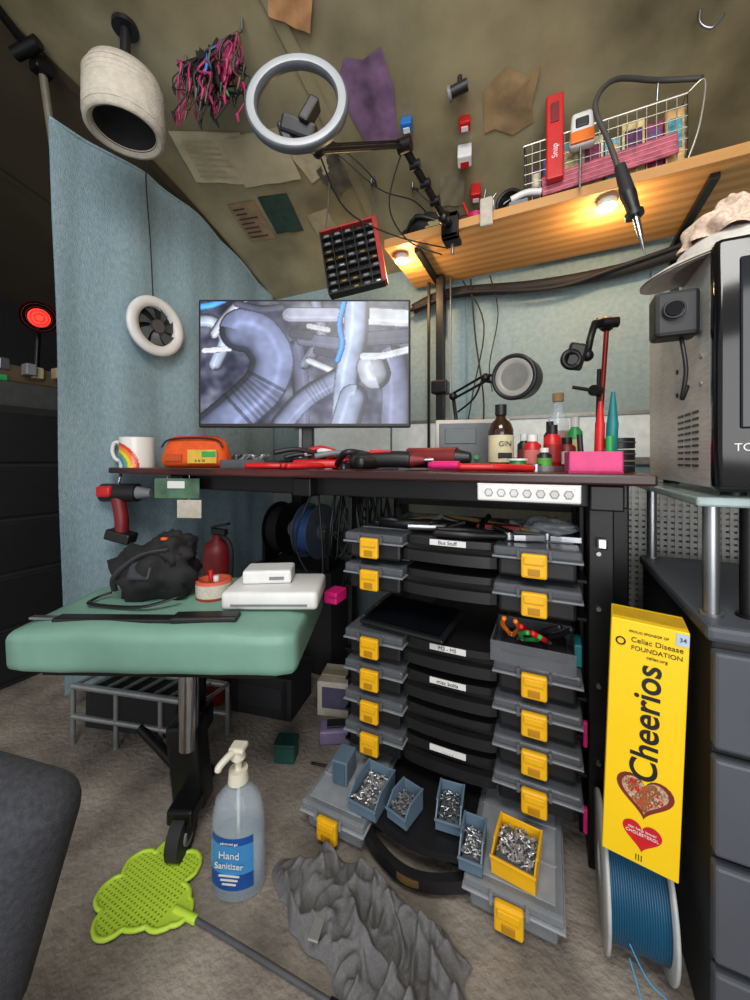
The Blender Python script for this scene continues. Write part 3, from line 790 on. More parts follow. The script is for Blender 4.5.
b.tube(cc([(-0.62, 1.0, .01), (-0.55, 1.05, .05), (-0.52, 1.12, .05), (-0.55, 1.15, .01)]), 0.0022, RUBBER)
b.tube(cc([(-0.7, 0.95, .01), (-0.60, 0.98, .07), (-0.50, 1.1, .10), (-0.42, 1.2, .06), (-0.4, 1.3, .01)]), 0.0022, RUBBER)
b.tube(cc([(-0.42, 1.2, .01), (-0.38, 1.23, .04), (-0.3, 1.3, .05), (-0.2, 1.32, .02)]), 0.002, RUBBER)
b.done()
b = Bld('ceiling_hook')
y = 1.05; b.tube([(0.30, y, ceil_z(y)), (0.30, y, ceil_z(y)-0.03), (0.32, y, ceil_z(y)-0.05), (0.34, y, ceil_z(y)-0.03)], 0.003, STEEL)
b.box((0.33, 1.0, ceil_z(1.0)-0.01), (0.03, 0.03, 0.02), GREYPL, 0.004)
b.tube([(0.40, 1.0, ceil_z(1.0)), (0.42, 0.98, ceil_z(1.0)-0.06), (0.45, 1.0, ceil_z(1.0)-0.10), (0.50, 1.02, ceil_z(1.0)-0.05), (0.52, 1.0, ceil_z(1.0))], 0.005, BLACK)
b.done()

# red-framed parts organiser hanging from ceiling
b = Bld('bead_organizer')
FR = mat('red_frame', (176, 50, 42), 0.5)
Mo = T(-0.590, 1.09, 1.415) @ Euler((math.radians(-6), math.radians(-10), math.radians(16))).to_matrix().to_4x4()
w, h = 0.185, 0.225
nb = Bld('tmp')
nb.box((0, 0.012, 0), (w, 0.02, h), BLACK, 0.002)
for sx in (-1, 1): nb.box((sx*w/2, 0, 0), (0.005 if sx < 0 else 0.016, 0.035, h), FR if sx > 0 else BLACK, 0.001)
for sz in (-1, 1): nb.box((0, 0, sz*h/2), (w, 0.035, 0.006), FR if sz > 0 else BLACK, 0.001)
for i in range(1, 5): nb.box((-w/2+w*i/5, -0.004, 0), (0.003, 0.024, h), BLACK, 0)
for j in range(1, 8): nb.box((0, -0.004, -h/2+h*j/8), (w, 0.024, 0.003), BLACK, 0)
for i in range(5):
    for j in range(8):
        m_ = random.choice([GREYPL, GREYPL, BLKMET, STEEL, mat('brass', (130, 104, 56), 0.3, 0.8)])
        nb.box((-w/2+w*(i+.5)/5, -0.004, -h/2+h*(j+.35)/8), (0.020, 0.018, 0.010), m_, 0.004)
for i, m_ in enumerate(nb.MI): b.F.append(nb.F[i]); b.MI.append(m_); b.SM.append(nb.SM[i])
b.V = [Mo @ v for v in nb.V]; b.C = nb.C; b.mats = nb.mats
for sx in (-0.08, 0.08):
    p = Mo @ Vector((sx, 0, h/2)); b.tube([p, p+Vector((0, 0.02, (ceil_z(p.y+0.03)-p.z)*0.5)), Vector((p.x, p.y+0.03, ceil_z(p.y+0.03)+0.002))], 0.002, STEEL)
b.done()

# ------------------------------------------------------------------ round fan hung on curtain
b = Bld('wall_fan')
fc = Vector((-1.215, 0.845, 1.205)); n_ = Vector((1, -0.02, 0)).normalized()
Mf = Matrix.Translation(fc) @ zto(n_)
b.lathe([(0.068, -0.015), (0.096, -0.015), (0.100, 0), (0.097, 0.006), (0.086, 0.008), (0.066, 0.006), (0.065, -0.015)], WHITE, Mf, 56)
b.lathe([(0.0, -0.013), (0.068, -0.013)], BLKMAT, Mf, 40)
b.cyl(fc-n_*0.010, fc+n_*0.010, 0.022, mat('grey_dk', (70, 70, 72)))
for k in range(7):
    a0 = 2*math.pi*k/7
    V = []
    for j in range(6):
        rr = 0.021+0.043*j/5
        for sgn in (-1, 1):
            a = a0+sgn*0.30+0.25*j/5; V.append((rr*math.cos(a), rr*math.sin(a), sgn*0.006))
    b.add(V, [(2*j, 2*j+1, 2*j+3, 2*j+2) for j in range(5)], mat('fan_blade', (70, 74, 76), 0.5), True, Mf)
b.tube([(-1.235, 0.845, 1.31), (-1.235, 0.835, 1.5), (-1.235, 0.82, 1.70), (-1.22, 0.82, ceil_z(0.82))], 0.002, RUBBER)
b.done()

# ------------------------------------------------------------------ organiser cases
def case(name, xf, yf, zb, pulled=False, label=None):
    b = Bld(name, (xf, yf, zb))
    W = 0.475; D = 0.36; wl = 0.140; wr = 0.150
    RIM = mat('clear_rim', (170, 175, 182), 0.3, alpha=0.75) if pulled else mat('smoke_rim', (140, 145, 150), 0.3, alpha=0.8)
    LM = CLEAR if pulled else SMOKE
    for x0_, x1_ in ((0, wl), (W-wr, W)):
        b.bx(x0_+0.008, x1_-0.008, 0.008, D, 0.002, 0.038, CLEAR if pulled else BLACK, 0.006)
        b.bx(x0_, x1_, -0.002, D+0.002, 0.042, 0.060, LM, 0.005)
        b.bx(x0_-0.002, x1_+0.002, -0.005, D, 0.038, 0.042, RIM, 0.0015)
        if pulled:
            b.bx(x0_+0.012, x1_-0.012, 0.012, D-0.01, 0.060, 0.0615, RIM, 0.0005)
            for i in range(1, 5): b.bx(x0_+0.01, x1_-0.01, D*i/5-0.0015, D*i/5+0.0015, 0.0615, 0.0635, RIM, 0)
        else:
            for i in range(1, 5): b.bx(x0_+0.01, x1_-0.01, D*i/5-0.001, D*i/5+0.001, 0.060, 0.0615, RIM, 0)
    n = 16
    pw = 1.0 if pulled else 0.45
    def arc(y_, bulge, inset=0):
        return [(wl-0.004+inset+(W-wl-wr+0.008-2*inset)*k/n, y_-bulge*max(0, math.sin(math.pi*k/n))**pw) for k in range(n+1)]
    lb, hb = (0.018, 0.034) if pulled else (0.014, 0.012)
    b.prism(arc(0.030, lb)+[(W-wr+0.004, D), (wl-0.004, D)], 0.014, BLACK, T(0, 0, 0.044))
    b.bx(wl-0.004, W-wr+0.004, 0.03 if not pulled else 0.055, D, 0.004, 0.044, BLKMAT, 0.002)
    b.band(arc(0.016, hb), arc(0.030, hb, 0.008), 0.010, 0.032, BLACK)
    if pulled: b.band(arc(0.014, hb, 0.03), arc(0.0165, hb, 0.03), 0.015, 0.027, mat('warm_handle_inlay', (96, 74, 40), 0.5))
    for cx in (0.066, W-0.078):
        b.box((cx, -0.009, 0.030), (0.044, 0.012, 0.044), YEL, 0.004)
        b.box((cx, -0.016, 0.040), (0.034, 0.004, 0.012), YEL, 0.0015)
        b.box((cx, -0.0155, 0.020), (0.020, 0.003, 0.012), mat('yellow_dark', (180, 128, 10), 0.5), 0.001)
        for o in (-0.027, 0.027): b.box((cx+o, -0.002, 0.048), (0.006, 0.016, 0.018), LM, 0.001)
    if label:
        b.box((W/2-0.005, 0.0155, 0.051), (0.075, 0.003, 0.012), WHITE, 0.0005)
        b.text(label, 0.011, BLACK, T(W/2-0.005, 0.0135, 0.051) @ R90)
    return b.done()
case('parts_organizer_case', -0.455, 0.625, 0.006, True)
zs = [0.100, 0.170, 0.240, 0.310, 0.458, 0.528]
for i, z in enumerate(zs): case('parts_organizer_case', -0.423, 0.745, z, False, {5: 'Bus Stuff', 2: 'misc bolts', 0: '. . . . .', 3: 'M3 - M5'}.get(i))
b = Bld('organizer_rack')
for z in [0.096, 0.166, 0.236, 0.306, 0.454, 0.524]:
    b.bx(-0.436, -0.418, 0.77, 1.14, z-0.002, z+0.0035, BLKMET, 0.0005); b.bx(0.046, 0.062, 0.79, 1.14, z-0.002, z+0.0035, BLKMET, 0.0005)
for y in (0.80, 1.12): b.bx(-0.446, -0.436, y, y+0.025, 0, 0.66, BLKMET, 0.001)
b.bx(0.053, 0.062, 1.12, 1.145, 0, 0.66, BLKMET, 0.001); b.bx(0.054, 0.062, 0.86, 0.885, 0, 0.66, BLKMET, 0.001)
b.bx(-0.446, 0.062, 1.125, 1.145, 0.61, 0.63, BLKMET, 0.001)
b.done()
for z in (0.10, 0.255): 
    b = Bld('pink_tag'); b.box((0.058, 0.775, z), (0.007, 0.010, 0.045), PINK, 0.002); b.done()
b = Bld('tablet', (-0.375, 0.83, 0.3845), rot=(math.radians(5), 0, math.radians(-6)))
b.box((0.09, 0, 0.006), (0.20, 0.15, 0.009), BLACK, 0.004); b.box((0.09, 0, 0.0108), (0.18, 0.13, 0.001), mat('tablet_glass', (14, 16, 20), 0.06), 0)
b.done()
CLEAR2 = mat('clear_thin_plastic', (130, 135, 142), 0.2, var=0.05, alpha=0.28)
b = Bld('clear_parts_bin', (-0.03, 0.80, 0.3725))
open_box(b, (0, 0, 0), 0.145, 0.13, 0.038, CLEAR2, 0.003)
b.box((0, 0.01, 0.012), (0.12, 0.09, 0.014), BLKMAT, 0.005)
b.done()
pliers('pliers', (-0.05, 0.79, 0.395), 100, GREEN, 0.7, rot=(0.3, 0.5, 1.9))
pliers('pliers', (-0.01, 0.80, 0.395), 70, RED, 0.8, rot=(0.2, 0.5, 1.2))
pliers('pliers', (-0.025, 0.81, 0.39), 70, BLACK, 0.8, rot=(0.3, 0.6, 2.3))
pliers('pliers', (-0.07, 0.80, 0.395), 70, mat('orange_pl', (240, 120, 20)), 0.7, rot=(0.1, 0.7, 1.6))
b = Bld('pink_marker_box', (-0.45, 0.79, 0.42)); b.box((-0.025, 0, 0), (0.035, 0.05, 0.028), PINK, 0.003); b.box((-0.018, 0, 0.003), (0.02, 0.052, 0.004), mat('pink_dark', (130, 40, 70)), 0.001); b.done()
b = Bld('teal_box', (0.047, 0.80, 0.3725)); b.box((0.0, 0, 0.02), (0.012, 0.05, 0.04), TEAL, 0.002); b.done()
b = Bld('tool_pouch', (-0.27, 0.86, 0.5905))
b.tube([(-0.1, -0.03, 0.012), (-0.03, -0.05, 0.014), (0.05, -0.02, 0.012), (0.1, -0.04, 0.012)], 0.011, BLACK)
b.cyl((-0.02, -0.06, 0.01), (0.10, -0.03, 0.01), 0.008, STEEL); b.torus((-0.07, -0.03, 0.014), 0.03, 0.006, (0, 0.3, 1), BLACK)
b.torus((0.03, 0.0, 0.012), 0.035, 0.005, (0.1, 0.1, 1), STEEL); b.box((0.17, -0.02, 0.012), (0.09, 0.03, 0.02), DR, 0.005)
b.tube([(-0.05, 0.02, 0.01), (0.05, 0.05, 0.02), (0.15, 0.0, 0.02), (0.25, -0.03, 0.012)], 0.005, mat('cable_brown', (120, 104, 60)))
for i in range(12):
    x = random.uniform(-0.1, 0.26); y = random.uniform(-0.07, 0.05); a = random.uniform(0, 3); l = 0.04
    b.cyl((x, y, 0.012), (x+l*math.cos(a), y+l*math.sin(a), random.uniform(0.015, 0.035)), 0.006, random.choice([BLACK, STEEL, GREYPL, BLKMET]), seg=10)
b.done()
pliers('pliers', (-0.08, 0.80, 0.5905), 8, BLACK, 1.2)
pliers('pliers', (-0.01, 0.83, 0.5905), -10, GREYPL, 1.1)
b = Bld('parts_bag', (0.0, 0.86, 0.5905)); b.sph((0, 0, 0.022), (0.05, 0.05, 0.018), CLEAR, amp=0.3, seed=5); b.done()

def bin_(name, x, y, z, rz, w, d, h, m, fill=None, front=0.55):
    b = Bld(name, (x, y, z), rz); t = 0.0025
    b.bx(-w/2, w/2, -d/2, d/2, 0, t, m, 0.0005)
    b.bx(-w/2, w/2, d/2-t, d/2, 0, h, m, 0.001)
    side = [(-d/2, 0), (d/2, 0), (d/2, h), (-d/2+d*0.25, h), (-d/2-0.006, h*front)]
    for sx in (-w/2, w/2-t):
        Ms = Matrix(((0, 0, 1, sx), (1, 0, 0, 0), (0, 1, 0, 0), (0, 0, 0, 1)))
        b.prism(side, t, m, Ms)
    b.box((0, -d/2-0.002, h*front/2), (w, t, h*front), m, 0.0008, rot=(6, 0, 0))
    b.box((0, -d/2-0.006, h*front), (w+0.003, 0.004, 0.004), m, 0.001)
    b.bx(-w/2-0.0015, -w/2+0.002, -d/2+d*0.25, d/2, h-0.003, h+0.001, m, 0.0005); b.bx(w/2-0.002, w/2+0.0015, -d/2+d*0.25, d/2, h-0.003, h+0.001, m, 0.0005)
    if fill:
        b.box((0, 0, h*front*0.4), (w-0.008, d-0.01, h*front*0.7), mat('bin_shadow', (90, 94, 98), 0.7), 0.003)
        for i in range(int(w*d*30000)):
            px, py = random.uniform(-w/2+.006, w/2-.006), random.uniform(-d/2+.006, d/2-.006)
            pz = h*front*0.8+random.uniform(0, .005); a = random.uniform(0, 6.3); l = random.uniform(.003, .008)
            b.cyl((px, py, pz), (px+l*math.cos(a), py+l*math.sin(a), pz+random.uniform(-.003, .003)), random.uniform(.0012, .0024), fill, seg=6)
    return b.done()
SCREWS = mat('zinc_screws', (205, 205, 208), 0.35, 0.7, scale=200)
ZT = 0.0700
bin_('storage_bin', -0.322, 0.680, ZT, -4, 0.060, 0.080, 0.042, BINBLUE, SCREWS)
bin_('storage_bin', -0.252, 0.680, ZT, -14, 0.044, 0.055, 0.040, BINBLUE, GREYPL)
bin_('storage_bin', -0.172, 0.710, ZT, 6, 0.046, 0.066, 0.040, BINBLUE, STEEL)
bin_('storage_bin', -0.120, 0.658, ZT, 2, 0.038, 0.062, 0.042, BINBLUE, SCREWS)
bin_('storage_bin', -0.050, 0.676, ZT, -6, 0.068, 0.074, 0.040, YEL, SCREWS, front=0.8)
b = Bld('plastic_drawer', (-0.402, 0.705, ZT), 5)
b.box((0, 0, 0.024), (0.035, 0.05, 0.048), BINBLUE, 0.002); b.box((0, -0.026, 0.024), (0.027, 0.003, 0.040), mat('slate_dark', (70, 92, 108), 0.5), 0.001)
b.done()

# ------------------------------------------------------------------ cereal box + spool
CY = mat('cereal_box_yellow', (248, 204, 8), 0.45, var=0.03, scale=8)
b = Bld('cereal_box', (0.067, 0.62, 0.200), rot=(0, math.radians(2.0), math.radians(-7)))
BW, BD, BH = 0.086, 0.06, 0.330
b.bx(0, BW, 0, BD, 0, BH, CY, 0.0015)
yf = -0.0006; cx = 0.043
b.text('Cheerios', 0.043, BLACK, T(cx+0.002, yf, 0.196) @ R90 @ RZ(90), ext=0.0003, bold=0.0006)
def heart(s, n=40):
    out = []
    for i in range(n):
        t = 2*math.pi*i/n
        out.append((s*16*math.sin(t)**3/16, s*(13*math.cos(t)-5*math.cos(2*t)-2*math.cos(3*t)-math.cos(4*t))/16))
    return out
def fan_poly(b, poly, m, M):
    n = len(poly); b.add([(0, 0, 0)]+[(p[0], p[1], 0) for p in poly], [(0, i+1, (i+1) % n+1) for i in range(n)], m, False, M)
fan_poly(b, heart(0.032), mat('bowl_red', (120, 40, 24), 0.5), T(cx+0.003, yf+0.0002, 0.098) @ R90)
fan_poly(b, heart(0.026), mat('cereal_milk', (214, 190, 160), 0.6, scale=350, col2=(120, 60, 30)), T(cx+0.003, yf, 0.099) @ R90)
for i in range(70):
    t = random.uniform(0, 6.28); r = math.sqrt(random.random())*0.85
    hp = heart(0.025)[int(t/6.28*39)]
    b.torus((cx+0.003+hp[0]*r, yf-0.0003, 0.099+hp[1]*r), 0.0021, 0.0009, (0, 1, 0), mat('cereal_ring', (150, 92, 44), 0.6) if i % 4 else RED, seg=8, ts=5)
fan_poly(b, heart(0.022), mat('heart_red', (206, 22, 34), 0.5), T(cx+0.002, yf, 0.042) @ R90)
b.text('can help lower', 0.0053, WHITE, T(cx+0.002, yf-0.0003, 0.049) @ R90)
b.text('CHOLESTEROL', 0.0055, WHITE, T(cx+0.002, yf-0.0003, 0.043) @ R90)
b.text('PROUD SPONSOR OF', 0.0045, BLACK, T(cx, yf, 0.316) @ R90)
b.text('Celiac Disease', 0.0096, BLACK, T(cx+0.009, yf, 0.305) @ R90)
b.text('FOUNDATION', 0.0084, BLACK, T(cx+0.009, yf, 0.294) @ R90)
b.text('celiac.org', 0.006, BLACK, T(cx+0.01, yf, 0.285) @ R90)
b.torus((cx-0.031, yf, 0.300), 0.005, 0.001, (0, 1, 0), BLACK, seg=20, ts=6)
b.bx(0.072, 0.0855, -0.001, -0.0002, 0.311, 0.327, mat('tag_blue', (180, 200, 220), 0.5), 0)
b.text('34', 0.008, BLACK, T(0.079, -0.0013, 0.319) @ R90)
b.bx(0.002, BW-0.002, 0.01, BD-0.01, BH+0.0002, BH+0.0008, mat('box_flap', (210, 166, 10), 0.5), 0)
for i in range(3): b.bx(cx-0.004+0.003*i, cx-0.003+0.003*i, -0.0008, -0.0003, 0.006, 0.014, BLACK, 0)
b.done()
FILB = mat('filament_blue', (18, 88, 124), 0.4, scale=3, var=0.3)
b = Bld('filament_spool')
for x in (0.073, 0.150):
    Ms = T(x, 0.705, 0.0975) @ RY(90)
    b.lathe([(0.028, 0.0), (0.096, 0.0), (0.097, 0.0025), (0.096, 0.005), (0.028, 0.005), (0.028, 0)], mat('spool_clear', (196, 200, 200), 0.3, alpha=0.85), Ms, 56)
b.cyl((0.077, 0.705, 0.0975), (0.151, 0.705, 0.0975), 0.080, FILB, seg=56)
for k in range(24): b.torus((0.079+0.0030*k, 0.705, 0.0975), 0.0795, 0.0018, (1, 0.03, 0), FILB, seg=48, ts=6)
b.tube([(0.10, 0.62, 0.08), (0.12, 0.612, 0.05), (0.15, 0.61, 0.03), (0.168, 0.59, 0.004), (0.15, 0.56, 0.003), (0.12, 0.58, 0.02), (0.10, 0.62, 0.06)], 0.001, mat('filament_light', (60, 150, 200), 0.4))
b.done()

# ------------------------------------------------------------------ drawer tower (right)
DG = mat('drawer_charcoal', (76, 80, 88), 0.5, var=0.08, scale=8)
b = Bld('drawer_tower')
b.bx(0.182, 0.62, 0.60, 0.98, 0.0, 0.53, mat('drawer_gap', (30, 31, 34), 0.6), 0.004)
b.bx(0.176, 0.63, 0.594, 0.985, 0.525, 0.545, DG, 0.006)
for k in range(4):
    z = 0.012+0.129*k
    b.bx(0.180, 0.624, 0.582, 0.60, z+0.002, z+0.119, DG, 0.004)
    b.box((0.440, 0.578, z+0.108), (0.16, 0.012, 0.014), BLACK, 0.004)
b.done()
b = Bld('glass_side_shelf')
b.bx(0.172, 0.70, 0.615, 1.02, 0.690, 0.702, mat('glass_plate', (168, 190, 190), 0.12, alpha=0.75), 0.003)
for (x, y, m_) in ((0.194, 0.64, STEEL), (0.235, 0.65, BLKMET), (0.60, 0.64, STEEL), (0.194, 0.96, STEEL), (0.60, 0.96, STEEL)):
    b.cyl((x, y, 0.545), (x, y, 0.69), 0.009, m_)
    b.cyl((x, y, 0.545), (x, y, 0.549), 0.013, m_)
b.done()
b = Bld('microwave_oven')
MW = mat('brushed_steel', (206, 204, 198), 0.38, 0.15, scale=20, stretch=(1, 1, 12))
b.bx(0.198, 0.68, 0.655, 1.0, 0.712, 1.035, MW, 0.004)
b.bx(0.196, 0.682, 0.632, 0.657, 0.708, 1.04, mat('gloss_black', (12, 12, 14), 0.12), 0.008)
b.bx(0.22, 0.50, 0.629, 0.634, 0.79, 1.01, mat('door_glass', (26, 28, 32), 0.08), 0.004)
b.text('TOSHIBA', 0.014, WHITE, T(0.214, 0.6305, 0.766) @ R90, align='LEFT')
b.cyl((0.52, 0.615, 0.78), (0.52, 0.615, 0.98), 0.006, STEEL)
for z in (0.785, 0.975): b.cyl((0.52, 0.615, z), (0.52, 0.634, z), 0.005, STEEL)
for i in range(3):
    for j in range(9): b.bx(0.1965, 0.1985, 0.70+0.035*i, 0.724+0.035*i, 0.74+0.010*j, 0.7435+0.010*j, BLACK, 0)
for z in (0.90, 0.86): b.cyl((0.1985, 0.69, z), (0.196, 0.69, z), 0.004, STEEL, seg=12); b.cyl((0.1985, 0.8, z), (0.196, 0.8, z), 0.004, BLACK, seg=12)
for x in (0.23, 0.65):
    for y in (0.68, 0.97): b.cyl((x, y, 0.702), (x, y, 0.713), 0.014, BLACK)
b.done()
b = Bld('webcam')
b.box((0.166, 0.690, 0.962), (0.054, 0.04, 0.066), BLACK, 0.006)
b.cyl((0.162, 0.670, 0.965), (0.161, 0.664, 0.965), 0.014, GREYPL); b.cyl((0.161, 0.665, 0.965), (0.1605, 0.661, 0.965), 0.010, mat('lens', (8, 8, 14), 0.03))
b.torus((0.161, 0.664, 0.965), 0.012, 0.002, (0.1, 1, 0), BLACK)
b.box((0.193, 0.70, 0.95), (0.010, 0.03, 0.03), GREYPL, 0.003)
b.tube([(0.175, 0.69, 0.93), (0.178, 0.68, 0.88), (0.176, 0.69, 0.84), (0.185, 0.70, 0.86)], 0.003, BLACK)
b.done()
b = Bld('baseball_cap', (0.215, 0.69, 1.041))
CAPW = mat('cap_white', (200, 196, 188), 0.8, scale=60, bump=0.2)
b.lathe([(0.068, 0.0), (0.069, 0.008), (0.062, 0.026), (0.048, 0.040), (0.026, 0.048), (0, 0.050)], CAPW, c=(0.03, 0.05, 0.0))
def bf(u, v):
    a = math.radians(130+150*u); r = 0.066+0.050*v*math.sin(math.pi*u)**0.6
    return (0.03+r*math.cos(a), 0.05+r*math.sin(a), 0.003-0.022*v*v*math.sin(math.pi*u))
b.grid(bf, 24, 6, CAPW); b.grid(lambda u, v: (bf(u, v)[0], bf(u, v)[1], bf(u, v)[2]+0.003), 24, 6, CAPW)
b.done()
b = Bld('lace_cloth')
LACE = mat('lace_cream', (240, 222, 204), 0.9, scale=220, col2=(204, 170, 148), bump=0.5)
def lf(u, v):
    th = 2*math.pi*u; ph = v*math.pi/2
    q = Vector((math.cos(th)*math.cos(ph), math.sin(th)*math.cos(ph), math.sin(ph)))
    k = 1+0.18*noise.noise(q*2.2)+0.10*math.sin(th*9+2*math.sin(ph*6))*math.cos(ph)
    return (0.252+0.062*q.x*k, 0.735+0.055*q.y*k, 1.087+0.052*q.z*k-0.010*(1-v))
b.grid(lf, 120, 30, LACE)
b.done()

b = Bld('perforated_crate')
WC = mat('crate_grey', (180, 182, 178), 0.5)
b.bx(0.165, 0.50, 1.10, 1.40, 0.0, 0.03, WC, 0.002)
b.bx(0.165, 0.17, 1.10, 1.40, 0.03, 0.69, WC, 0.001)
b.bx(0.165, 0.50, 1.39, 1.40, 0.03, 0.69, WC, 0.001)
for k in range(48): b.bx(0.165, 0.50, 1.10, 1.104, 0.03+0.014*k, 0.039+0.014*k, WC, 0)
for k in range(24): b.bx(0.167+0.0142*k, 0.174+0.0142*k, 1.098, 1.103, 0.03, 0.70, WC, 0)
b.bx(0.172, 0.495, 1.12, 1.38, 0.03, 0.6, mat('crate_inside', (120, 122, 120), 0.8), 0)
b.done()

# ------------------------------------------------------------------ padded bench (green)
GV = mat('green_vinyl', (120, 162, 146), 0.45, var=0.08, scale=10, bump=0.12, bscale=30)
b = Bld('padded_bench', (-0.70, 0.566, 0), 23.4)
bm = bmesh.new(); bmesh.ops.create_cube(bm, size=1)
bmesh.ops.subdivide_edges(bm, edges=bm.edges[:], cuts=14, use_grid_fill=True)
def rbox(co, hx_, hy_, hz_, r):
    p = Vector((co.x*2*hx_, co.y*2*hy_, co.z*2*hz_))
    q = Vector((max(-hx_+r, min(hx_-r, p.x)), max(-hy_+r, min(hy_-r, p.y)), max(-hz_+r, min(hz_-r, p.z))))
    d = p-q
    return q+d.normalized()*r if d.length > 1e-6 else p
for v in bm.verts:
    v.co = rbox(v.co, 0.262, 0.155, 0.041, 0.020)
    n = noise.noise(v.co*9)*0.005
    bul = (1-(v.co.x/0.27)**2)*(1-(v.co.y/0.155)**2)
    if v.co.z > 0.02: v.co.z += n+0.009*bul
    v.co.y += noise.noise(v.co*16+Vector((9, 0, 0)))*0.003
b.addbm(bm, GV, True, T(0, 0, 0.409))
b.bx(-0.22, 0.22, -0.12, 0.12, 0.350, 0.370, BLKMET, 0.003)
b.cyl((0.02, -0.05, 0.17), (0.02, -0.05, 0.355), 0.019, CHROME)
b.box((0.015, -0.035, 0.13), (0.065, 0.05, 0.17), BLKMET, 0.008, rot=(0, -6, 0))
b.box((-0.01, 0.03, 0.16), (0.05, 0.09, 0.05), BLKMET, 0.006)
b.cyl((-0.02, 0.08, 0.004), (-0.02, 0.08, 0.355), 0.012, BLKMET)
b.cyl((-0.02, 0.08, 0.0), (-0.02, 0.08, 0.008), 0.03, RUBBER)
b.cyl((0.018, -0.095, 0.038), (0.042, -0.095, 0.038), 0.038, RUBBER, seg=32); b.cyl((0.014, -0.095, 0.038), (0.046, -0.095, 0.038), 0.016, GREYPL)
b.box((0.03, -0.08, 0.075), (0.05, 0.05, 0.03), BLKMET, 0.005)
for sx in (0.016, 0.044): b.box((sx, -0.09, 0.055), (0.004, 0.03, 0.05), BLKMET, 0.001)
b.done()
b = Bld('folding_luggage_cart')
G = mat('frame_grey_steel', (160, 164, 164), 0.35, 0.6)
def cp(t, o, z): return (-1.14+0.34*t, 0.56+0.11*t+o, z)
for o in (0, 0.09):
    b.cyl(cp(0, o, 0.155), cp(1, o, 0.135), 0.008, G); b.cyl(cp(0, o, 0.075), cp(1, o, 0.055), 0.007, G)
    for t in (0, 0.35, 0.7, 1): b.cyl(cp(t, o, 0.0), cp(t, o, 0.155-0.02*t), 0.006, G)
for k in range(9):
    t = k/8; b.cyl(cp(t, 0, 0.155-0.02*t), cp(t, 0.09, 0.155-0.02*t), 0.005, G)
b.box((-1.0, 0.655, 0.09), (0.26, 0.09, 0.10), BLKMAT, 0.004, rot=(0, 2, 18))
b.cyl(cp(0.55, 0.0, 0.06), cp(1.0, -0.06, 0.02), 0.012, BLKMET)
b.done()

ZB = 0.457
b = Bld('backpack', (-0.765, 0.535, ZB), 20)
b.sph((0, 0, 0.055), (0.085, 0.06, 0.064), BLKMAT, amp=0.35, seed=1)
b.sph((0.035, 0.0, 0.10), (0.045, 0.045, 0.035), BLKMAT, amp=0.4, seed=2)
b.tube([(-0.075, -0.03, 0.02), (-0.05, -0.06, 0.06), (0.0, -0.055, 0.10), (0.05, -0.04, 0.11)], 0.006, mat('strap', (50, 50, 54), 0.7), flat=0.4)
b.tube([(-0.09, -0.02, 0.012), (-0.11, -0.04, 0.006), (-0.09, -0.07, 0.006), (0.02, -0.08, 0.008), (0.08, -0.05, 0.02)], 0.005, BLACK, flat=0.5)
b.box((0.0, -0.05, 0.07), (0.05, 0.02, 0.04), mat('patch_dark', (44, 48, 52), 0.6), 0.006, rot=(-20, 0, 0))
b.box((0.035, -0.03, 0.13), (0.014, 0.008, 0.006), ORANGE, 0.002)
b.done()
b = Bld('black_scabbard', (-0.70, 0.445, ZB-0.009), 22)
b.box((-0.02, 0, 0.006), (0.26, 0.026, 0.008), BLACK, 0.003, rot=(0, 0, 2)); b.box((0.13, 0.01, 0.008), (0.12, 0.034, 0.012), BLACK, 0.004, rot=(0, 0, 6))
b.box((-0.17, -0.004, 0.006), (0.06, 0.012, 0.005), STEEL, 0.001)
b.done()
b = Bld('masking_tape_roll', (-0.655, 0.585, ZB))
b.lathe([(0.026, 0), (0.036, 0), (0.036, 0.038), (0.026, 0.038), (0.026, 0)], mat('tape_orange', (206, 90, 60), 0.6))
b.lathe([(0.0365, 0.006), (0.0365, 0.032)], OFFW)
b.cyl((-0.006, 0, 0.002), (-0.01, 0, 0.055), 0.005, RED); b.cyl((0.01, 0, 0.002), (0.006, 0, 0.045), 0.006, WHITE)
b.done()
b = Bld('network_router', (-0.525, 0.635, ZB-0.004), 25)
b.box((0, 0, 0.020), (0.19, 0.13, 0.036), WHITE, 0.008); b.box((0, -0.066, 0.013), (0.15, 0.002, 0.004), GREYPL, 0)
b.done()
b = Bld('small_white_box', (-0.55, 0.64, ZB+0.0345), 30)
b.box((0, 0, 0.014), (0.10, 0.065, 0.028), WHITE, 0.005); b.box((0.02, -0.0335, 0.012), (0.03, 0.002, 0.006), GREYPL, 0)
b.done()

# ------------------------------------------------------------------ under the desk
b = Bld('cordless_drill')
o = Vector((-1.195, 0.705, 0.625))
b.cyl(o+Vector((-0.045, -0.015, 0.025)), o+Vector((0.05, 0.03, 0.025)), 0.028, BLACK)
b.cyl(o+Vector((0.05, 0.03, 0.025)), o+Vector((0.09, 0.047, 0.025)), 0.02, GREYPL, 0.013)
b.tube([tuple(o+Vector((0.0, 0, 0.01))), tuple(o+Vector((0.02, 0.0, -0.05))), tuple(o+Vector((0.02, 0.0, -0.095)))], 0.019, DR, seg=12)
b.box(o+Vector((0.018, 0, -0.105)), (0.075, 0.05, 0.032), BLACK, 0.006, rot=(0, 15, 25)); b.box(o+Vector((-0.025, -0.01, 0.03)), (0.045, 0.06, 0.034), RED, 0.008, rot=(0, 0, 25))
b.tube([tuple(o+Vector((0.0, 0, 0.045))), tuple(o+Vector((0.0, 0.01, 0.083)))], 0.004, STEEL)
b.done()
b = Bld('hanging_tags')
b.box((-0.93, 0.705, 0.672), (0.13, 0.003, 0.055), mat('green_card', (80, 116, 90), 0.6, scale=30, var=0.3), 0.001, rot=(0, 0, 20))
b.box((-0.93, 0.702, 0.682), (0.05, 0.003, 0.02), WHITE, 0.001, rot=(0, 0, 20))
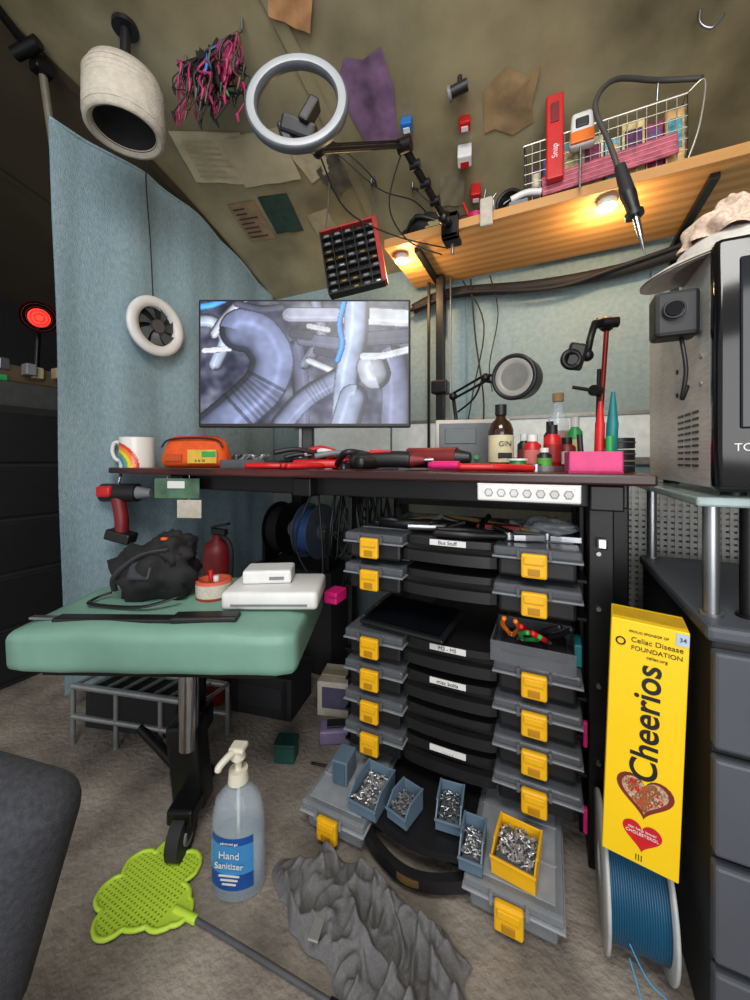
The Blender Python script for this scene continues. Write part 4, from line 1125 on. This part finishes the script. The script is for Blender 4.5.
b.box((-0.90, 0.72, 0.615), (0.07, 0.003, 0.05), OFFW, 0.001, rot=(0, 0, 20)); b.cyl((-0.9, 0.72, 0.63), (-0.9, 0.72, 0.708), 0.0015, STEEL, seg=6)
b.cyl((-0.97, 0.70, 0.69), (-0.97, 0.71, 0.710), 0.0015, STEEL, seg=6)
b.done()
b = Bld('fire_extinguisher', (-0.95, 0.86, 0))
b.lathe([(0, 0), (0.04, 0.0), (0.042, 0.01), (0.042, 0.46), (0.034, 0.49), (0.014, 0.50), (0.014, 0.515), (0, 0.515)], DR)
b.lathe([(0.0425, 0.2), (0.0425, 0.36)], mat('ext_label', (210, 205, 190), 0.5)); b.box((0.01, 0, 0.525), (0.06, 0.018, 0.02), BLACK, 0.004); b.box((0.015, 0, 0.545), (0.07, 0.016, 0.008), BLACK, 0.002, rot=(0, -12, 0))
b.tube([(0.02, 0, 0.515), (0.06, 0, 0.47), (0.05, 0, 0.3)], 0.007, RUBBER)
b.done()
b = Bld('filament_rack')
b.bx(-1.02, -0.68, 1.10, 1.28, 0.0, 0.36, BLKMAT, 0.004)
b.bx(-1.0, -0.985, 1.12, 1.2, 0.36, 0.50, BLKMET, 0.001); b.bx(-0.715, -0.70, 1.12, 1.2, 0.36, 0.50, BLKMET, 0.001)
b.cyl((-1.01, 1.16, 0.49), (-0.69, 1.16, 0.49), 0.008, STEEL)
for k, (x, m_) in enumerate(((-0.92, BLKMAT), (-0.79, mat('filament_blue2', (50, 90, 150), 0.4)))):
    for xx in (x-0.03, x+0.03): b.cyl((xx, 1.16, 0.49), (xx+0.004, 1.16, 0.49), 0.10, BLKMET if k == 0 else mat('spool_grey', (80, 90, 104), 0.4), seg=40)
    b.cyl((x-0.028, 1.16, 0.49), (x+0.03, 1.16, 0.49), 0.085, m_, seg=40)
    b.cyl((x+0.034, 1.16, 0.49), (x+0.036, 1.16, 0.49), 0.03, GREYPL, seg=30)
b.done()
b = Bld('under_desk_cables')
for i in range(24):
    x = random.uniform(-0.66, -0.5); y = random.uniform(0.9, 1.2)
    b.tube([(x, y, 0.664), (x+random.uniform(-.05, .05), y-.03, random.uniform(.45, .60)), (x+random.uniform(-.04, .06), y, random.uniform(.35, .55)), (x+random.uniform(-.05, .05), y+.03, 0.664)], 0.0035, random.choice([BLACK, BLACK, BLACK, BLACK, mat('grey_dk', (70, 70, 72))]), seg=6)
b.done()
b = Bld('green_gift_box', (-0.60, 0.76, 0), 20)
b.box((0, 0, 0.024), (0.052, 0.042, 0.044), mat('teal_box_m', (30, 80, 72), 0.5), 0.003); b.box((0, 0, 0.044), (0.055, 0.045, 0.010), mat('teal_box2', (24, 70, 62), 0.5), 0.002); b.done()
b = Bld('cardboard_carton', (-0.58, 0.99, 0), 15)
b.box((0, 0, 0.05), (0.11, 0.10, 0.10), OFFW, 0.002); b.box((0.0, -0.051, 0.055), (0.08, 0.002, 0.06), mat('carton_print', (80, 76, 100), 0.5), 0); b.box((0, 0, 0.101), (0.10, 0.03, 0.002), PAPER, 0); b.done()
b = Bld('power_adapter', (-0.52, 0.87, 0), 30)
b.box((0, 0, 0.02), (0.09, 0.05, 0.038), mat('lilac', (130, 116, 150), 0.4), 0.006); b.tube([(0.04, 0, 0.02), (0.05, -0.03, 0.006), (0.03, -0.1, 0.004), (-0.06, -0.08, 0.004)], 0.003, BLACK)
b.box((0, 0, 0.042), (0.05, 0.03, 0.006), BLACK, 0.002)
b.done()
b = Bld('storage_crate', (-0.78, 0.92, 0), 10)
b.box((0, 0, 0.06), (0.20, 0.14, 0.12), mat('dark_crate', (32, 32, 35), 0.7), 0.004); b.box((0, -0.071, 0.06), (0.14, 0.003, 0.06), mat('grey_dk2', (46, 46, 50)), 0.001)
for x in (-0.08, 0.08): b.box((x, -0.071, 0.06), (0.01, 0.004, 0.11), BLACK, 0.001)
b.done()

# ------------------------------------------------------------------ hand sanitizer
b = Bld('hand_sanitizer_bottle', (-0.500, 0.500, 0.0), 20)
prof = [(0, 0.001), (0.042, 0.001), (0.047, 0.006), (0.048, 0.06), (0.047, 0.10), (0.045, 0.13), (0.039, 0.155), (0.024, 0.172), (0.016, 0.178), (0.016, 0.188)]
b.lathe(prof, CLEARB, seg=40, sy=0.72)
b.lathe([(0, 0.003), (0.044, 0.004), (0.045, 0.06), (0.044, 0.09), (0.0, 0.091)], mat('gel', (190, 214, 232), 0.1, alpha=0.25, var=0.02), seg=40, sy=0.70)
LBL = mat('label_blue', (60, 140, 200), 0.4, var=0.1, scale=10); LBL2 = mat('label_deep', (20, 76, 150), 0.4)
def lab(u, v, k=1.012):
    a = math.radians(270-50+100*u); z = 0.026+0.086*v; r = 0.0478-0.0016*max(0, (z-0.06)/0.06)
    return (r*k*math.cos(a), r*k*0.72*math.sin(a), z)
b.grid(lab, 24, 8, LBL)
b.grid(lambda u, v: lab(u, v*0.30, 1.018), 24, 2, LBL2); b.grid(lambda u, v: lab(u, 0.86+v*0.14, 1.018), 24, 2, LBL2)
b.text('Hand', 0.017, WHITE, T(0, -0.0362, 0.086) @ R90); b.text('Sanitizer', 0.0145, WHITE, T(0, -0.0366, 0.069) @ R90)
b.text('advanced gel', 0.006, WHITE, T(0, -0.0362, 0.106) @ R90)
for i in range(3): b.box((0, -0.0358, 0.052-0.007*i), (0.036-0.006*i, 0.0015, 0.002), WHITE, 0)
PUMP = mat('pump_cream', (222, 216, 198), 0.4, var=0.03)
b.cyl((0, 0, 0.184), (0, 0, 0.204), 0.018, PUMP, 0.016); b.cyl((0, 0, 0.204), (0, 0, 0.228), 0.006, PUMP)
b.cyl((0, 0, 0.224), (0, 0, 0.240), 0.013, PUMP, 0.011); b.box((0, -0.0, 0.241), (0.028, 0.026, 0.010), PUMP, 0.004)
b.tube([(0, 0, 0.238), (-0.008, -0.016, 0.239), (-0.018, -0.032, 0.232), (-0.020, -0.034, 0.226)], 0.006, PUMP)
b.cyl((0, 0, 0.01), (0, 0, 0.184), 0.003, WHITE, seg=8)
b.done()

# ------------------------------------------------------------------ fly swatter
LIME = mat('lime_plastic', (192, 226, 66), 0.45, var=0.05)
b = Bld('fly_swatter', (-0.622, 0.420, 0.0))
lob = [(0.0, 0.0, 0.052)]
for k, a in enumerate((72, 115, 160, 205, 250)):
    rr = [0.056, 0.064, 0.060, 0.060, 0.052][k]
    lob.append((rr*math.cos(math.radians(a)), rr*math.sin(math.radians(a)), 0.027))
lob += [(0.045, 0.0, 0.034), (0.068, 0.003, 0.020)]
def ins(x, y, m=0): return any((x-c[0])**2+(y-c[1])**2 < (c[2]-m)**2 for c in lob)
s_ = 0.0072; ht = 0.003; Z0 = 0.006
for i in range(-20, 20):
    for j in range(-20, 20):
        x = i*s_; y = j*s_
        if not ins(x, y, 0.001): continue
        h_ = s_/2
        full = x > 0.055
        k = h_*(0.02 if full else 0.46)
        V = [(x-h_, y-h_, Z0+ht), (x+h_, y-h_, Z0+ht), (x+h_, y+h_, Z0+ht), (x-h_, y+h_, Z0+ht), (x-k, y-k, Z0+ht), (x+k, y-k, Z0+ht), (x+k, y+k, Z0+ht), (x-k, y+k, Z0+ht), (x-k, y-k, Z0), (x+k, y-k, Z0), (x+k, y+k, Z0), (x-k, y+k, Z0)]
        b.add(V, [(0, 1, 5, 4), (1, 2, 6, 5), (2, 3, 7, 6), (3, 0, 4, 7), (4, 5, 9, 8), (5, 6, 10, 9), (6, 7, 11, 10), (7, 4, 8, 11)], LIME)
rim = []
for i in range(121):
    a = 2*math.pi*i/120; r = 0.13
    while r > 0.01 and not ins(r*math.cos(a), r*math.sin(a)): r -= 0.001
    rim.append((r*math.cos(a), r*math.sin(a), Z0+0.002))
b.tube(rim, 0.0038, LIME, n=2)
b.tube([(0.06, 0.002, 0.007), (0.085, 0.004, 0.008), (0.105, 0.006, 0.008)], 0.0065, LIME)
b.tube([(0.10, 0.006, 0.008), (0.2, 0.012, 0.008), (0.37, 0.020, 0.008)], 0.004, mat('rod_grey', (84, 84, 88), 0.4))
b.tube([(0.35, 0.019, 0.008), (0.45, 0.026, 0.008)], 0.006, BLACK)
b.done()

# ------------------------------------------------------------------ grey cloth
GC = mat('grey_jersey', (110, 109, 110), 0.95, scale=300, var=0.15, bump=0.2)
b = Bld('crumpled_tshirt')
def ridge(p, s): 
    n = noise.noise(p); return math.exp(-(n/s)**2)
def cl(u, v):
    lx = (u-0.5)*2; ly = (v-0.5)*2
    k = 1-0.25*abs(lx*ly)
    ex = 0.185*(1+0.16*noise.noise(Vector((lx*1.2, ly*1.2, 1)))*1.6); ey = 0.078*(1+0.5*noise.noise(Vector((lx*2.2, ly*0.8, 5))))
    x = -0.265+ex*lx*k+0.01*ly; y = 0.532+ey*ly*k-0.030*lx+0.012*noise.noise(Vector((lx*4, ly, 8)))
    e = min(1, (1-max(abs(lx), abs(ly)))*4.5); e = e*e*(3-2*e)
    w1 = noise.noise(Vector((x*5, y*5, 9)))*0.9
    r1 = ridge(Vector((x*9+w1, y*16-w1, 3)), 0.14)
    r2 = ridge(Vector((x*20-w1*2, y*14+w1, 7)), 0.13)
    r3 = ridge(Vector((x*34+w1, y*30, 2)), 0.15)
    z = 0.004+e*(0.019*r1+0.012*r2+0.005*r3+0.006)
    return (x, min(y, 0.614), z)
b.grid(cl, 260, 130, GC)
b.box((-0.325, 0.485, 0.030), (0.016, 0.042, 0.003), mat('tag_light', (150, 150, 146), 0.8), 0.001, rot=(-15, 5, 15))
b.done()

# ------------------------------------------------------------------ chair at lower left
CH = mat('chair_fabric', (58, 60, 66), 0.95, scale=200, var=0.25, bump=0.3)
b = Bld('office_chair', (-0.495, 0.17, 0), 25)
b.box((-0.03, 0, 0.335), (0.18, 0.07, 0.25), CH, 0.034, seg=6, rot=(0, 16, 0))
b.box((-0.07, -0.12, 0.20), (0.18, 0.24, 0.07), CH, 0.03, seg=6)
b.cyl((-0.07, -0.12, 0.04), (-0.07, -0.12, 0.17), 0.02, BLKMET)
for k in range(5):
    a = 2*math.pi*k/5+0.3
    b.cyl((-0.07, -0.12, 0.05), (-0.07+0.10*math.cos(a), -0.12+0.10*math.sin(a), 0.035), 0.012, BLKMET)
    b.sph((-0.07+0.10*math.cos(a), -0.12+0.10*math.sin(a), 0.016), 0.016, BLACK)
b.done()

# ------------------------------------------------------------------ beyond the partition
b = Bld('black_drawer_cabinet')
b.bx(-1.95, -1.62, 0.50, 0.85, 0, 0.93, BLKMAT, 0.005)
for k in range(5): b.bx(-1.625, -1.61, 0.51, 0.84, 0.02+0.18*k, 0.185+0.18*k, BLACK, 0.006)
b.done()
b = Bld('storage_box_pile')
b.box((-1.8, 0.68, 0.975), (0.26, 0.26, 0.09), mat('tote_grey', (60, 62, 60), 0.6), 0.006); b.box((-1.78, 0.70, 1.05), (0.2, 0.2, 0.06), mat('tote_brown', (80, 64, 44), 0.6), 0.006)
b.box((-1.70, 0.60, 1.03), (0.05, 0.06, 0.02), GREEN, 0.003)
for i in range(8): b.box((-1.68+random.uniform(-.05, .03), 0.62+0.03*i, 1.03+random.uniform(0, .06)), (0.04, 0.03, 0.04), random.choice([GREYPL, BLACK, STEEL, PAPER, DR]), 0.004)
b.done()
b = Bld('red_heat_lamp')
c_ = Vector((-1.80, 0.77, 1.305)); ax = Vector((0.9, -0.35, -0.1)).normalized()
b.lathe([(0.0, -0.08), (0.03, -0.07), (0.055, -0.02), (0.06, 0.0)], BLKMET, Matrix.Translation(c_) @ zto(ax))
b.cyl(c_-ax*0.02, c_-ax*0.01, 0.034, mat('red_glow', (255, 30, 14), 0.4, emis=2.5, var=0))
for k in range(4): b.torus(c_, 0.015+0.012*k, 0.0014, ax, BLKMET)
b.cyl(c_-ax*0.07, (-1.85, 0.78, 1.08), 0.01, BLKMET)
b.done()
b = Bld('added_dark_sheet')  # unseen dark cloth added to keep the space beyond the partition dark
b.grid(lambda u, v: (-1.35-0.35*u, 1.1+0.02*math.sin(u*30), 0.0+1.6*v), 30, 10, mat('dark_sheet_grey', (40, 40, 46), 0.9), True)
b.done()

# ------------------------------------------------------------------ lights
def area(name, loc, tgt, size, e, col=(1, 1, 1), sy=None):
    l = bpy.data.lights.new(name, 'AREA'); l.energy = e; l.size = size; l.color = col
    if sy: l.shape = 'RECTANGLE'; l.size_y = sy
    o = bpy.data.objects.new(name, l); scene.collection.objects.link(o); o.location = loc
    o.rotation_euler = (Vector(tgt)-Vector(loc)).to_track_quat('-Z', 'Y').to_euler()
    return o
area('overhead_key', (-0.05, -0.15, 1.82), (-0.45, 0.9, 0.5), 0.7, 22, (1.0, 0.98, 0.94))  # unseen key light added overhead, just behind the camera
area('rear_fill', (0.5, -1.2, 0.9), (-0.4, 1.0, 1.3), 1.4, 26, (0.98, 0.98, 1.0))  # added fill light behind the camera, out of view, lifts the ceiling
w = bpy.data.worlds.new('world'); scene.world = w; w.use_nodes = True
w.node_tree.nodes['Background'].inputs['Color'].default_value = (0.95, 0.95, 0.97, 1)
w.node_tree.nodes['Background'].inputs['Strength'].default_value = 0.55
